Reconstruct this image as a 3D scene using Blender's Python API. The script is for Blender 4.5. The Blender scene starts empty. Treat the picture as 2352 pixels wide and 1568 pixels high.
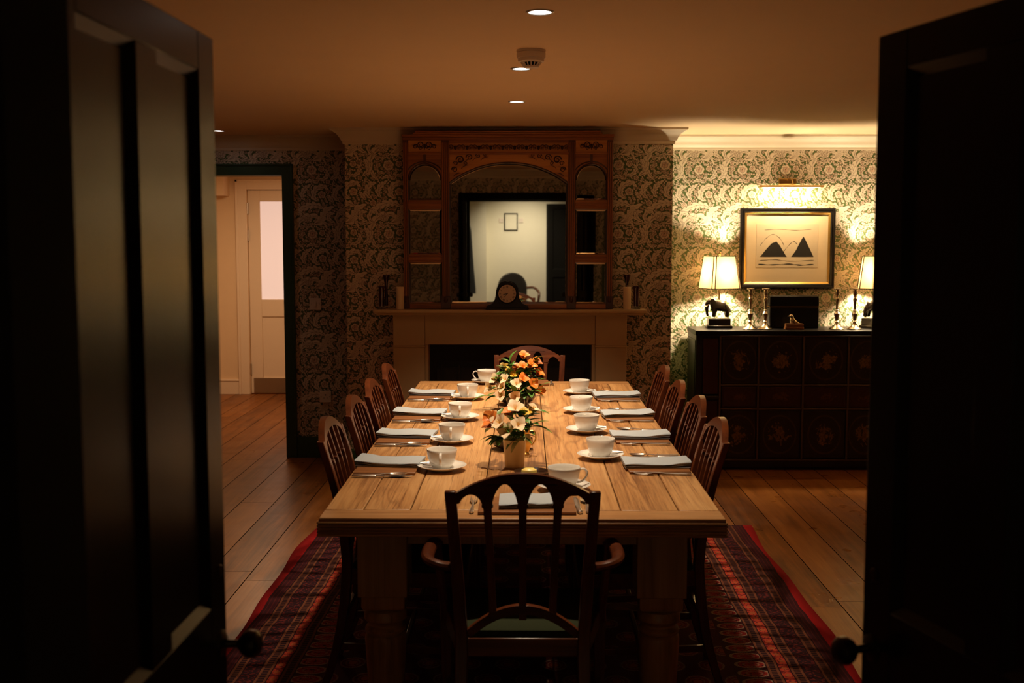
import bpy, bmesh, math, random
import numpy as np
from mathutils import Vector, Matrix
from mathutils.geometry import tessellate_polygon
C = bpy.context.scene
COL = C.collection
PI = math.pi
R = math.radians
random.seed(7)

# ------------------------------------------------------------------ camera
FPX = 2613.0
PITCH = math.atan(237 / FPX)
YAW = math.atan(32 / FPX * math.cos(PITCH))
CAMH = 1.58
cam_d = bpy.data.cameras.new('camera')
cam_d.sensor_width = 36.0
cam_d.lens = FPX / 2352 * 36.0
cam_d.clip_start = 0.03
cam_d.dof.use_dof = True
cam_d.dof.focus_distance = 5.2
cam_d.dof.aperture_fstop = 4.5
cam = bpy.data.objects.new('camera', cam_d)
COL.objects.link(cam)
cam.location = (0, 0, CAMH)
cam.rotation_euler = (PI / 2 - PITCH, 0, YAW)
C.camera = cam

# ------------------------------------------------------------------ world, exposure
w = bpy.data.worlds.new('world')
C.world = w
w.use_nodes = True
w.node_tree.nodes['Background'].inputs[0].default_value = (0, 0, 0, 1)
w.node_tree.nodes['Background'].inputs[1].default_value = 0
C.view_settings.view_transform = 'Standard'
C.view_settings.look = 'None'
C.view_settings.exposure = 0.0
C.view_settings.gamma = 1.0
C.view_settings.use_curve_mapping = False
C.cycles.max_bounces = 10
C.cycles.diffuse_bounces = 5
C.cycles.glossy_bounces = 5
C.cycles.transmission_bounces = 8
C.cycles.sample_clamp_indirect = 4.0
C.cycles.caustics_reflective = False

CEIL = 2.30
# light settings (the lamps themselves are placed with their fittings)
SPOT_W = (104, 182, 180)          # three downlights above the table
SPOT_COL = (1.0, 0.77, 0.52)
SIDE_W = 15.0                   # unseen downlight added on the doorway side to lift floor and ceiling
LAMP_W = 50.0                    # each table lamp
LAMP_COL = (1.0, 0.80, 0.50)
PIC_W = 7.5
PASS_W = 27.0                   # passage beyond the doorway
PASS_COL = (1.0, 0.64, 0.36)
LOBBY_W = 140.0                  # lobby the camera stands in, lit far behind it
LOBBY_COL = (1.0, 0.84, 0.58)


def add_light(name, kind, loc, energy, color, rot=(0, 0, 0), **kw):
    d = bpy.data.lights.new(name, kind)
    d.energy = energy
    d.color = color
    for k, v in kw.items():
        setattr(d, k, v)
    o = bpy.data.objects.new(name, d)
    o.location = loc
    o.rotation_euler = rot
    COL.objects.link(o)
    return o


# ------------------------------------------------------------------ node helper
class Tree:
    def __init__(s, name):
        s.m = bpy.data.materials.new(name)
        s.m.use_nodes = True
        s.t = s.m.node_tree
        s.b = s.t.nodes['Principled BSDF']
        s.out = s.t.nodes['Material Output']

    def n(s, typ, **kw):
        nd = s.t.nodes.new(typ)
        for k, v in kw.items():
            setattr(nd, k, v)
        return nd

    def put(s, sock, v):
        if isinstance(v, X):
            v = v.v
        if hasattr(v, 'links'):
            s.t.links.new(v, sock)
        elif v is not None:
            sock.default_value = v if not isinstance(v, tuple) or len(v) != 3 or sock.type != 'RGBA' else (*v, 1)

    def math(s, op, *a):
        nd = s.n('ShaderNodeMath', operation=op)
        for i, v in enumerate(a):
            s.put(nd.inputs[i], v)
        return X(s, nd.outputs[0])

    def coord(s, kind='Object'):
        return s.n('ShaderNodeTexCoord').outputs[kind]

    def sep(s, v):
        nd = s.n('ShaderNodeSeparateXYZ')
        s.put(nd.inputs[0], v)
        return [X(s, o) for o in nd.outputs]

    def comb(s, x, y, z):
        nd = s.n('ShaderNodeCombineXYZ')
        for i, v in enumerate((x, y, z)):
            s.put(nd.inputs[i], v)
        return nd.outputs[0]

    def noise(s, vec, scale=1.0, detail=3.0, rough=.55, dist=0.0):
        nd = s.n('ShaderNodeTexNoise')
        s.put(nd.inputs['Vector'], vec)
        nd.inputs['Scale'].default_value = scale
        nd.inputs['Detail'].default_value = detail
        nd.inputs['Roughness'].default_value = rough
        nd.inputs['Distortion'].default_value = dist
        return X(s, nd.outputs[0])

    def white(s, v):
        nd = s.n('ShaderNodeTexWhiteNoise', noise_dimensions='1D')
        s.put(nd.inputs['W'], v)
        return X(s, nd.outputs[0])

    def ramp(s, f, stops):
        nd = s.n('ShaderNodeValToRGB')
        e = nd.color_ramp.elements
        while len(e) < len(stops):
            e.new(0.5)
        for el, (p, c) in zip(e, stops):
            el.position = p
            el.color = (*c, 1)
        s.put(nd.inputs[0], f)
        return X(s, nd.outputs[0])

    def mix(s, f, a, b, mode='MIX'):
        nd = s.n('ShaderNodeMix', data_type='RGBA', blend_type=mode)
        s.put(nd.inputs[0], f)
        s.put(nd.inputs[6], a)
        s.put(nd.inputs[7], b)
        return X(s, nd.outputs[2])

    def bump(s, h, strength=.3, dist=.002):
        nd = s.n('ShaderNodeBump')
        nd.inputs['Strength'].default_value = strength
        nd.inputs['Distance'].default_value = dist
        s.put(nd.inputs['Height'], h)
        s.t.links.new(nd.outputs[0], s.b.inputs['Normal'])

    def set(s, **kw):
        names = dict(col='Base Color', rough='Roughness', metal='Metallic', spec='Specular IOR Level', trans='Transmission Weight',
                     ior='IOR', emit='Emission Color', es='Emission Strength', alpha='Alpha', coat='Coat Weight', sss='Subsurface Weight')
        for k, v in kw.items():
            s.put(s.b.inputs[names[k]], v)
        return s.m


class X:
    def __init__(s, t, v):
        s.t, s.v = t, v

    def __add__(s, o): return s.t.math('ADD', s, o)
    def __radd__(s, o): return s.t.math('ADD', o, s)
    def __sub__(s, o): return s.t.math('SUBTRACT', s, o)
    def __rsub__(s, o): return s.t.math('SUBTRACT', o, s)
    def __mul__(s, o): return s.t.math('MULTIPLY', s, o)
    def __rmul__(s, o): return s.t.math('MULTIPLY', o, s)
    def __truediv__(s, o): return s.t.math('DIVIDE', s, o)
    def lt(s, o): return s.t.math('LESS_THAN', s, o)
    def gt(s, o): return s.t.math('GREATER_THAN', s, o)
    def frac(s): return s.t.math('FRACT', s)
    def floor(s): return s.t.math('FLOOR', s)
    def abs(s): return s.t.math('ABSOLUTE', s)
    def sin(s): return s.t.math('SINE', s)
    def sqrt(s): return s.t.math('SQRT', s)
    def max(s, o): return s.t.math('MAXIMUM', s, o)
    def min(s, o): return s.t.math('MINIMUM', s, o)
    def band(s, a, b): return s.gt(a) * s.lt(b)


def plain(name, col, rough=.5, metal=0.0, var=.06, scale=14.0, spec=.5, **kw):
    t = Tree(name)
    n = t.noise(t.coord(), scale, 3)
    k = 1 - var
    c = t.mix(n, tuple(max(0, x * k) for x in col), tuple(min(1, x * (1 + var)) for x in col))
    t.bump(t.noise(t.coord(), scale * 9, 2), .06, .001)
    return t.set(col=c, rough=rough, metal=metal, spec=spec, **kw)


def wood(name, dark, mid, light, axis='Y', scale=1.0, rough=.45, strength=.25, contrast=.5, spec=.5, rings=0.0):
    t = Tree(name)
    x, y, z = t.sep(t.coord())
    isl = X(t, t.n('ShaderNodeNewGeometry').outputs['Random Per Island'])
    along = dict(X=(1.1, 22, 22), Y=(22, 1.1, 22), Z=(22, 22, 1.1))[axis]
    v = t.comb(x * (along[0] * scale) + isl * 37, y * (along[1] * scale) + isl * 91, z * (along[2] * scale) + isl * 53)
    n1 = t.noise(v, 1.0, 4, .6, .8)
    fine = dict(X=(4, 150, 150), Y=(150, 4, 150), Z=(150, 150, 4))[axis]
    v2 = t.comb(x * (fine[0] * scale), y * (fine[1] * scale), z * (fine[2] * scale) + isl * 11)
    n2 = t.noise(v2, 1.0, 3, .65)
    f = n1 * (1 - contrast * .6) + n2 * (contrast * .6) + (isl - .5) * .14
    c = t.ramp(f, [(.30, dark), (.47, mid), (.68, light)])
    sk = [a * (.45 if a < 5 else 2.6) * scale for a in along]
    streak = (t.noise(t.comb(x * sk[0] + 7, y * sk[1], z * sk[2] + isl * 20), 1.0, 3, .5, .35) - .5).abs().lt(.007)
    patch = t.noise(t.comb(x * 3.1, y * 2.3 + isl * 9, z * 3.1), 1.0, 4, .65)
    c = t.mix((patch - .52) * 1.6, c, dark)
    c = t.mix(streak * (contrast * .75), c, tuple(d * .6 for d in dark))
    if rings:
        ac = x if axis == 'Y' else y
        al = y if axis == 'Y' else x
        low = t.noise(t.comb(ac * 5.5 + isl * 31, al * 1.1 + isl * 17, isl * 5), 1.0, 2, .5)
        rg = ((ac * 120 + low * 60).sin() * .5 + .5)
        vis = t.noise(t.comb(ac * 7 + isl * 3, al * 1.6, isl * 13), 1.0, 2, .5)
        c = t.mix((rg * rg * rg) * ((vis - .42) * 3.5).max(0.0).min(1.0) * rings, c, tuple(d * .9 for d in dark))
        kn = (t.noise(t.comb(ac * 16 + isl * 70, al * 9, 2.0), 1.0, 1, .5) - .76).max(0.0) * 9
        c = t.mix(kn.min(.85), c, tuple(d * .45 for d in dark))
        cr = (t.noise(t.comb(ac * 26, al * 130, 4.0), 1.0, 2, .6).gt(.70)) * t.noise(t.comb(ac * 4, al * 3, 9.0), 1.0, 1).gt(.56)
        c = t.mix(cr * .45, c, dark)
    t.bump(f, strength, .0015)
    return t.set(col=c, rough=rough, spec=spec)


M = {}
M['table'] = wood('pine_tabletop', (.17, .062, .017), (.44, .215, .074), (.58, .325, .128), 'Y', 1.0, .42, .45, .72, rings=.8)
M['table_x'] = wood('pine_end_board', (.17, .062, .017), (.40, .19, .065), (.52, .28, .11), 'X', 1.0, .42, .4, .6, rings=.6)
M['table_leg'] = wood('pine_leg', (.17, .075, .027), (.34, .165, .065), (.44, .235, .10), 'Z', .7, .4, .15, .4)
M['mahogany'] = wood('mahogany', (.032, .008, .003), (.090, .020, .006), (.165, .042, .012), 'Z', 1.0, .28, .1, .4)
M['mahogany_x'] = wood('mahogany_rail', (.032, .008, .003), (.090, .020, .006), (.165, .042, .012), 'X', 1.0, .28, .1, .4)
M['oakframe'] = wood('walnut_frame', (.12, .035, .008), (.30, .105, .022), (.46, .18, .04), 'Z', 1.0, .35, .1, .4)
M['oakframe_x'] = wood('walnut_rail', (.12, .035, .008), (.30, .105, .022), (.46, .18, .04), 'X', 1.0, .35, .1, .4)
M['groove_shade'] = wood('walnut_groove_shade', (.03, .010, .003), (.075, .022, .006), (.13, .04, .011), 'Z', 1.0, .35, .1, .4)  # darker walnut puts the shade of the reed grooves into the colour
M['goldpanel'] = wood('satinwood_panel', (.42, .17, .035), (.60, .26, .05), (.70, .34, .08), 'X', .6, .4, .05, .2)
M['carving'] = plain('dark_carving', (.06, .018, .006), .35)
M['mat'] = wood('placemat_wood', (.11, .036, .010), (.24, .09, .026), (.32, .135, .042), 'X', 1.4, .4, .1, .4)
M['black'] = plain('black_lacquer', (.009, .007, .007), .38, spec=.22)
M['doorpaint'] = plain('dark_door_paint', (.009, .007, .005), .25, spec=.17)
M['doorpaint_deep'] = plain('dark_lobby_paint', (.008, .007, .006), .85, spec=.08)
M['greenpaint'] = plain('dark_green_paint', (.026, .062, .024), .4)
M['ceilpaint'] = plain('ceiling_paint', (.90, .68, .44), .75, var=.03, scale=3)
M['cornice'] = plain('cornice_paint', (.74, .63, .48), .5, var=.02)
M['surround'] = plain('stone_paint', (.60, .43, .22), .5, var=.05, scale=6)
M['white_door'] = plain('white_gloss_paint', (.76, .62, .46), .4, var=.02)
M['passwall'] = plain('cream_wall_paint', (.74, .56, .36), .6, var=.03)
M['lobby'] = plain('lobby_wall_paint', (.86, .81, .66), .6, var=.03)
M['steel'] = plain('brushed_steel', (.55, .50, .44), .35, 1.0)
M['silver'] = plain('silver_plate', (.86, .83, .78), .27, 1.0, var=.02)
M['pewter'] = plain('tarnished_silver', (.62, .52, .38), .25, 1.0, var=.15, scale=30)
M['brass'] = plain('aged_brass', (.60, .38, .13), .3, 1.0, var=.12)
M['darkbrass'] = plain('dark_brass', (.06, .045, .03), .3, .9)
M['gold'] = plain('gilt', (.75, .48, .14), .3, .9)
M['china'] = plain('white_china', (.76, .73, .68), .12, var=.01, coat=.3)
M['napkin'] = None
M['plate'] = plain('white_plastic', (.82, .72, .64), .35)
M['bronze'] = plain('dark_bronze', (.022, .015, .010), .25, .2)
M['candle'] = plain('ivory_wax', (.80, .62, .38), .45, var=.04, sss=.1)
M['redglass'] = plain('dark_red_glass', (.05, .006, .006), .06)
M['greenseat'] = plain('green_leather', (.030, .036, .016), .8, scale=40, spec=.08)
M['cream_vase'] = plain('cream_glaze', (.72, .53, .30), .25, var=.03)
M['darkbowl'] = plain('dark_bowl_glaze', (.018, .010, .008), .12)
M['butter'] = plain('butter', (.80, .60, .16), .4, var=.04)
M['leafg'] = plain('leaf_green', (.085, .20, .030), .4, var=.4, scale=60)
M['leafp'] = plain('leaf_variegated', (.55, .55, .26), .45, var=.5, scale=90)
M['cream_petal'] = plain('cream_petal', (.86, .64, .42), .5, var=.14, scale=50, sss=.1)
M['orange_petal'] = plain('orange_petal', (.78, .22, .030), .5, var=.28, scale=60)
M['flame_petal'] = plain('flame_petal', (.82, .20, .035), .5, var=.45, scale=45)
M['yellow_petal'] = plain('yellow_petal', (.75, .46, .06), .5, var=.2, scale=50)
M['dial'] = plain('ivory_dial', (.62, .46, .32), .4, var=.05)
M['ink'] = plain('black_ink', (.012, .010, .010), .6)
M['paper'] = plain('cream_paper', (.76, .62, .43), .7, var=.03)
M['platepaper'] = plain('printed_paper', (.66, .55, .40), .7, var=.05)
M['coat'] = plain('black_wool', (.006, .006, .007), .9)
M['firebox'] = plain('black_iron', (.012, .009, .007), .6)
M['curtain'] = plain('curtain_cloth', (.30, .24, .14), .8)
M['hide'] = plain('dark_hide', (.018, .014, .012), .5)

t = Tree('blue_grey_linen')
n = t.noise(t.coord(), 260, 2)
M['napkin'] = t.set(col=t.mix(n, (.32, .36, .40), (.43, .465, .50)), rough=.85)
t.bump(n, .3, .001)

t = Tree('mirror_silvering')
M['mirror'] = t.set(col=(.80, .80, .78), metal=1.0, rough=.015)
t = Tree('clear_glass')
M['glass'] = t.set(col=(.92, .96, .92), trans=1.0, rough=.02, ior=1.45)
t = Tree('night_glass')
M['night'] = t.set(col=(.004, .004, .005), rough=.05)
t = Tree('lamp_lens')
M['lens'] = t.set(col=(1, 1, 1), emit=(1, .96, .90), es=14.0)
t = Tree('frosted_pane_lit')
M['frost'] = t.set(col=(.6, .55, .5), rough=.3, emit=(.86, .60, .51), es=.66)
t = Tree('picture_lamp_tube')
M['tube'] = t.set(col=(1, 1, 1), emit=(1, .8, .5), es=6.0)

# translucent lamp shade
t = Tree('lampshade_fabric')
d_ = t.n('ShaderNodeBsdfDiffuse')
tr = t.n('ShaderNodeBsdfTranslucent')
d_.inputs[0].default_value = (.80, .66, .44, 1)
tr.inputs[0].default_value = (.17, .110, .050, 1)
ms = t.n('ShaderNodeMixShader')
ms.inputs[0].default_value = .55
t.t.links.new(d_.outputs[0], ms.inputs[1])
t.t.links.new(tr.outputs[0], ms.inputs[2])
t.t.links.new(ms.outputs[0], t.out.inputs[0])
M['shade'] = t.m

# plank floor
t = Tree('oak_floor_planks')
x, y, z = t.sep(t.coord())
pw = 0.205
px = x / pw + 10.35
idx = px.floor()
rnd = t.white(idx)
rnd2 = t.white(idx * 3.7 + (y / 2.6 + rnd * 5).floor() * 1.31)
fx = px.frac()
gap = (fx - .5).abs().gt(.487).max(((y / 2.6 + rnd * 5).frac() - .5).abs().gt(.4992))
v = t.comb(x * 16 + rnd * 40, y * .9 + rnd2 * 17, z)
g1 = t.noise(v, 1.0, 5, .6, 1.2)
g2 = t.noise(t.comb(x * 120, y * 3.0, rnd * 9), 1.0, 3, .6)
blot = t.noise(t.comb(x * 3, y * 2.2, rnd2 * 6), 1.0, 3)
f = g1 * .55 + g2 * .2 + blot * .2 + (rnd2 - .5) * .16
c = t.ramp(f, [(.28, (.07, .020, .003)), (.48, (.19, .060, .010)), (.70, (.29, .105, .021))])
c = t.mix(gap, c, (.012, .006, .003))
knot = t.noise(t.comb(x * 9, y * 4.5, rnd * 3), 1.0, 1).gt(.80)
c = t.mix(knot, c, (.05, .02, .008))
t.bump(f - gap * .6, .18, .002)
M['floor'] = t.set(col=c, rough=(t.noise(t.coord(), 5, 2) * .22 + .20).max(gap), spec=(1 - gap) * .08)

# rug: banded border with ladder lines and rows of medallions
t = Tree('red_knotted_rug')
x, y, z = t.sep(t.coord())
wob = (t.noise(t.comb(x * 2, y * 3, 0.0), 1.0, 2) - .5) * .03
xx = x + wob
u = 1.175 - xx.abs()
fray = t.noise(t.comb(x * 260, y * 260, 0.0), 1.0, 2)


def ladder(a, b, per):
    m_ = (a + b) / 2
    rails = (u - a).abs().lt(.0045).max((u - b).abs().lt(.0045))
    rungs = u.band(a, b) * (y / per).frac().lt(.42)
    return rails.max(rungs * .5), u.band(a - .009, b + .009)


c = t.mix(fray, (.035, .006, .008), (.10, .012, .014))
# field medallions
fu, fv = u / .145, y / .15
row = fv.floor()
gx = (fu + row * .5).frac() - .5
gy = fv.frac() - .5
rr = (gx * gx * 1.2 + gy * gy).sqrt()
med = rr.lt(.34)
c = t.mix(med * t.noise(t.comb(x * 80, y * 70, 5.0), 1.0, 2).gt(.44), c, (.17, .016, .016))
c = t.mix(rr.band(.17, .21) * fray.gt(.5), c, (.34, .24, .16))
c = t.mix(rr.band(.30, .36) * fray.gt(.48), c, (.34, .24, .17))
c = t.mix(rr.lt(.12), c, (.30, .07, .03))
# inner row of red shapes beside the border
v1 = (y / .085).frac() - .5
u1 = (u - .365) / .06
d1 = (u1 * u1 + v1 * v1 * 5).sqrt()
c = t.mix(u.lt(.435), c, (.055, .008, .010))
c = t.mix(u.lt(.435) * d1.lt(.95) * t.noise(t.comb(x * 80, y * 70, 8.0), 1.0, 2).gt(.42), c, (.30, .022, .020))
c = t.mix(u.lt(.435) * d1.band(.38, .55) * fray.gt(.5), c, (.36, .26, .18))
c = t.mix(u.lt(.435) * d1.band(.8, 1.0) * fray.gt(.46), c, (.42, .32, .22))
# main stripe
sp0 = t.noise(t.comb(x * 95, y * 60, 3.0), 1.0, 2).gt(.44)
v2 = (y / .07).frac() - .5
u2 = (u - .247) / .026
d2 = (u2 * u2 + v2 * v2 * 4).sqrt()
c = t.mix(u.lt(.30), c, (.12, .010, .012))
c = t.mix(u.lt(.30) * d2.lt(.95) * sp0, c, (.40, .045, .020))
c = t.mix(u.lt(.30) * d2.lt(.40) * (1 - sp0 * .6), c, (.30, .11, .04))
# speckled guard stripe and outer dark stripes
sp = t.noise(t.comb(x * 70, y * 70, 0.0), 1.0, 1).gt(.56)
c = t.mix(u.lt(.195), c, (.022, .006, .009))
c = t.mix(u.lt(.195) * sp, c, (.12, .016, .014))
c = t.mix(u.lt(.075), c, (.045, .008, .012))
c = t.mix(u.lt(.075) * (u / .018).frac().lt(.25), c, (.095, .014, .014))
for a, b, p_ in ((.086, .116, .020), (.190, .222, .022), (.276, .306, .022)):
    l_, bg_ = ladder(a, b, p_)
    c = t.mix(bg_, c, (.020, .006, .008))
    c = t.mix(l_ * (fray * .5 + .55).min(1.0), c, (.19, .060, .027))
c = t.mix(u.lt(.024), c, (.36, .008, .010))
c = t.mix(fray * .35, c, (.02, .005, .006))
t.bump(fray, .5, .003)
M['rug'] = t.set(col=c, rough=.95, spec=.1)

# wallpaper inks
M['wp_ground'] = plain('wallpaper_ground', (.085, .138, .038), .7, var=.12)
M['wp_line'] = plain('wallpaper_outline', (.21, .14, .085), .7)
M['wp_leaf'] = plain('wallpaper_leaf', (.75, .65, .51), .7, var=.07, scale=25)
M['wp_flower'] = plain('wallpaper_flower', (.66, .47, .35), .7, var=.07, scale=25)


def lacquer(name, base, gold, size):
    t = Tree(name)
    x, y, z = t.sep(t.coord())
    isl = X(t, t.n('ShaderNodeObjectInfo').outputs['Random'])
    v = t.comb(x * 24 + isl * 40, y * 10, z * 20 + isl * 13)
    n = t.noise(v, 1.0, 4, .65, 1.0)
    r = ((x / size[0]) * (x / size[0]) + (z / size[1]) * (z / size[1])).sqrt()
    m = (n + .20 - r * .42).gt(.54)
    edge = t.noise(t.comb(x * 60, isl * 50, z * 60), 1.0, 2)
    c = t.mix(t.noise(t.coord(), 30, 3), tuple(b * .7 for b in base), tuple(b * 1.4 for b in base))
    c = t.mix(m * edge, c, gold)
    c = t.mix(m * t.noise(v, 3.0, 2).gt(.55) * .8, c, tuple(g_ * .25 for g_ in gold))
    ring = (r - 1.0).abs().lt(.05)
    c = t.mix(ring * edge * .5, c, tuple(g_ * .5 for g_ in gold))
    return t.set(col=c, rough=.4)


M['lac_door'] = lacquer('painted_lacquer_door', (.020, .010, .007), (.36, .20, .055), (.11, .13))
M['lac_drawer'] = lacquer('painted_lacquer_drawer', (.040, .010, .007), (.16, .075, .03), (.10, .05))
M['lac_red'] = plain('dark_red_lacquer', (.050, .014, .008), .4, var=.3, scale=20)
M['beading'] = plain('lacquer_edge_highlight', (.10, .065, .045), .4, var=.4, scale=25)  # lighter colour paints in the highlight lines along the beading
M['lac'] = plain('dark_lacquer_frame', (.018, .011, .008), .35, var=.4, scale=18)


# ------------------------------------------------------------------ mesh helper
class MB:
    def __init__(s):
        s.v, s.f, s.mi = [], [], []
        s.m = 0

    def add(s, vs, fs):
        o = len(s.v)
        s.v += [tuple(p) for p in vs]
        s.f += [tuple(i + o for i in f) for f in fs]
        s.mi += [s.m] * len(fs)
        return s

    def box(s, x0, x1, y0, y1, z0, z1):
        vs = [(x, y, z) for z in (z0, z1) for y in (y0, y1) for x in (x0, x1)]
        return s.add(vs, [(0, 2, 3, 1), (4, 5, 7, 6), (0, 1, 5, 4), (2, 6, 7, 3), (0, 4, 6, 2), (1, 3, 7, 5)])

    def loft(s, rings, caps=True, closed=False):
        n = len(rings[0])
        vs = [p for r in rings for p in r]
        fs = []
        m = len(rings)
        for i in range(m if closed else m - 1):
            a, b = i * n, ((i + 1) % m) * n
            for k in range(n):
                fs.append((a + k, a + (k + 1) % n, b + (k + 1) % n, b + k))
        if caps and not closed:
            fs.append(tuple(range(n - 1, -1, -1)))
            fs.append(tuple(range((m - 1) * n, m * n)))
        return s.add(vs, fs)

    def lathe(s, prof, c=(0, 0, 0), n=28, axis='Z', caps=True):
        rings = []
        for r, h in prof:
            ring = []
            for k in range(n):
                a = 2 * PI * k / n
                p = (r * math.cos(a), r * math.sin(a), h)
                if axis == 'Y':
                    p = (p[0], h, -p[1])
                elif axis == 'X':
                    p = (h, p[0], p[1])
                ring.append((p[0] + c[0], p[1] + c[1], p[2] + c[2]))
            rings.append(ring)
        return s.loft(rings, caps)

    def tube(s, pts, rad, n=8, caps=True, closed=False):
        pts = [Vector(p) for p in pts]
        if not isinstance(rad, (list, tuple)):
            rad = [rad] * len(pts)
        rings = []
        up = Vector((0, 0, 1))
        prev = None
        m = len(pts)
        for i, p in enumerate(pts):
            a = pts[(i - 1) % m] if closed else pts[max(i - 1, 0)]
            b = pts[(i + 1) % m] if closed else pts[min(i + 1, m - 1)]
            d = (b - a).normalized()
            if prev is None:
                u = d.cross(up)
                if u.length < .05:
                    u = d.cross(Vector((1, 0, 0)))
            else:
                u = prev - d * prev.dot(d)
            u.normalize()
            prev = u
            v = d.cross(u)
            r = rad[i]
            ru, rv = r if isinstance(r, (list, tuple)) else (r, r)
            rings.append([p + u * (ru * math.cos(2 * PI * k / n)) + v * (rv * math.sin(2 * PI * k / n)) for k in range(n)])
        return s.loft(rings, caps, closed)

    def prism(s, poly, d0, d1, plane='XZ', fn=None):
        """polygon (a, b) pushed from d0 to d1 along the plane's normal"""
        def mp(a, b, d):
            p = (a, d, b) if plane == 'XZ' else (a, b, d) if plane == 'XY' else (d, a, b)
            return fn(p) if fn else p
        n = len(poly)
        vs = [mp(a, b, d0) for a, b in poly] + [mp(a, b, d1) for a, b in poly]
        fs = [(k, (k + 1) % n, n + (k + 1) % n, n + k) for k in range(n)]
        for tr in tessellate_polygon([[Vector((a, b, 0)) for a, b in poly]]):
            fs.append(tuple(tr))
            fs.append(tuple(n + i for i in reversed(tr)))
        return s.add(vs, fs)

    def sphere(s, c, r, n=12, sc=(1, 1, 1)):
        prof = [(max(1e-4, math.sin(PI * k / n)), -math.cos(PI * k / n)) for k in range(n + 1)]
        o = len(s.v)
        s.lathe(prof, (0, 0, 0), n + 4)
        for i in range(o, len(s.v)):
            p = s.v[i]
            s.v[i] = (c[0] + p[0] * r * sc[0], c[1] + p[1] * r * sc[1], c[2] + p[2] * r * sc[2])
        return s

    def xf(s, mat, start=0):
        for i in range(start, len(s.v)):
            s.v[i] = tuple(mat @ Vector(s.v[i]))
        return s

    def build(s, name, mats, parent=None, loc=(0, 0, 0), rot=(0, 0, 0), smooth=True, bevel=0, angle=35, sub=0):
        me = bpy.data.meshes.new(name)
        me.from_pydata(s.v, [], s.f)
        for m_ in (mats if isinstance(mats, (list, tuple)) else [mats]):
            me.materials.append(m_)
        me.polygons.foreach_set('material_index', s.mi)
        bm = bmesh.new()
        bm.from_mesh(me)
        bmesh.ops.recalc_face_normals(bm, faces=bm.faces)
        bm.to_mesh(me)
        bm.free()
        if smooth:
            me.polygons.foreach_set('use_smooth', [True] * len(me.polygons))
            me.set_sharp_from_angle(angle=R(angle))
        me.update()
        o = bpy.data.objects.new(name, me)
        COL.objects.link(o)
        o.location = loc
        o.rotation_euler = rot
        if parent:
            o.parent = parent
        if bevel:
            b = o.modifiers.new('edge', 'BEVEL')
            b.width = bevel
            b.segments = 2
            b.limit_method = 'ANGLE'
            b.angle_limit = R(40)
            b.harden_normals = False
        if sub:
            b = o.modifiers.new('smooth', 'SUBSURF')
            b.levels = b.render_levels = sub
        return o


def tag(o, label=None, cat=None, group=None, kind=None):
    if label: o['label'] = label
    if cat: o['category'] = cat
    if group: o['group'] = group
    if kind: o['kind'] = kind
    return o


def thing(name, loc, label, cat, group=None, rz=0.0, kind=None):
    o = bpy.data.objects.new(name, None)
    o.empty_display_size = .1
    COL.objects.link(o)
    o.location = loc
    o.rotation_euler = (0, 0, rz)
    return tag(o, label, cat, group, kind)


def copy_thing(o, loc, rz, label, group=None):
    def cp(q, par):
        c = q.copy()
        COL.objects.link(c)
        if par is not None:
            c.parent = par
        for ch in q.children:
            cp(ch, c)
        return c
    r = cp(o, None)
    r.location = loc
    r.rotation_euler = (0, 0, rz)
    r['label'] = label
    if group: r['group'] = group
    return r


def arc(cx, cz, rx, rz, a0, a1, n):
    return [(cx + rx * math.cos(R(a0 + (a1 - a0) * k / n)), cz + rz * math.sin(R(a0 + (a1 - a0) * k / n))) for k in range(n + 1)]


def lerp(a, b, t_): return a + (b - a) * t_


def interp(tab, z):
    if z <= tab[0][0]: return tab[0][1]
    for (a, b), (c_, d) in zip(tab, tab[1:]):
        if z <= c_: return lerp(b, d, (z - a) / (c_ - a))
    return tab[-1][1]


def cat_rom(pts, n):
    P = [Vector(p) for p in pts]
    P = [P[0] * 2 - P[1]] + P + [P[-1] * 2 - P[-2]]
    out = []
    for i in range(1, len(P) - 2):
        for k in range(n):
            t_ = k / n
            a, b, c_, d = P[i - 1], P[i], P[i + 1], P[i + 2]
            out.append(.5 * ((2 * b) + (c_ - a) * t_ + (2 * a - 5 * b + 4 * c_ - d) * t_ ** 2 + (3 * b - a - 3 * c_ + d) * t_ ** 3))
    out.append(P[-2])
    return out


# ------------------------------------------------------------------ wallpaper tile (scrolling leaves and round flowers)
TW, TH = .305, .452


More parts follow.
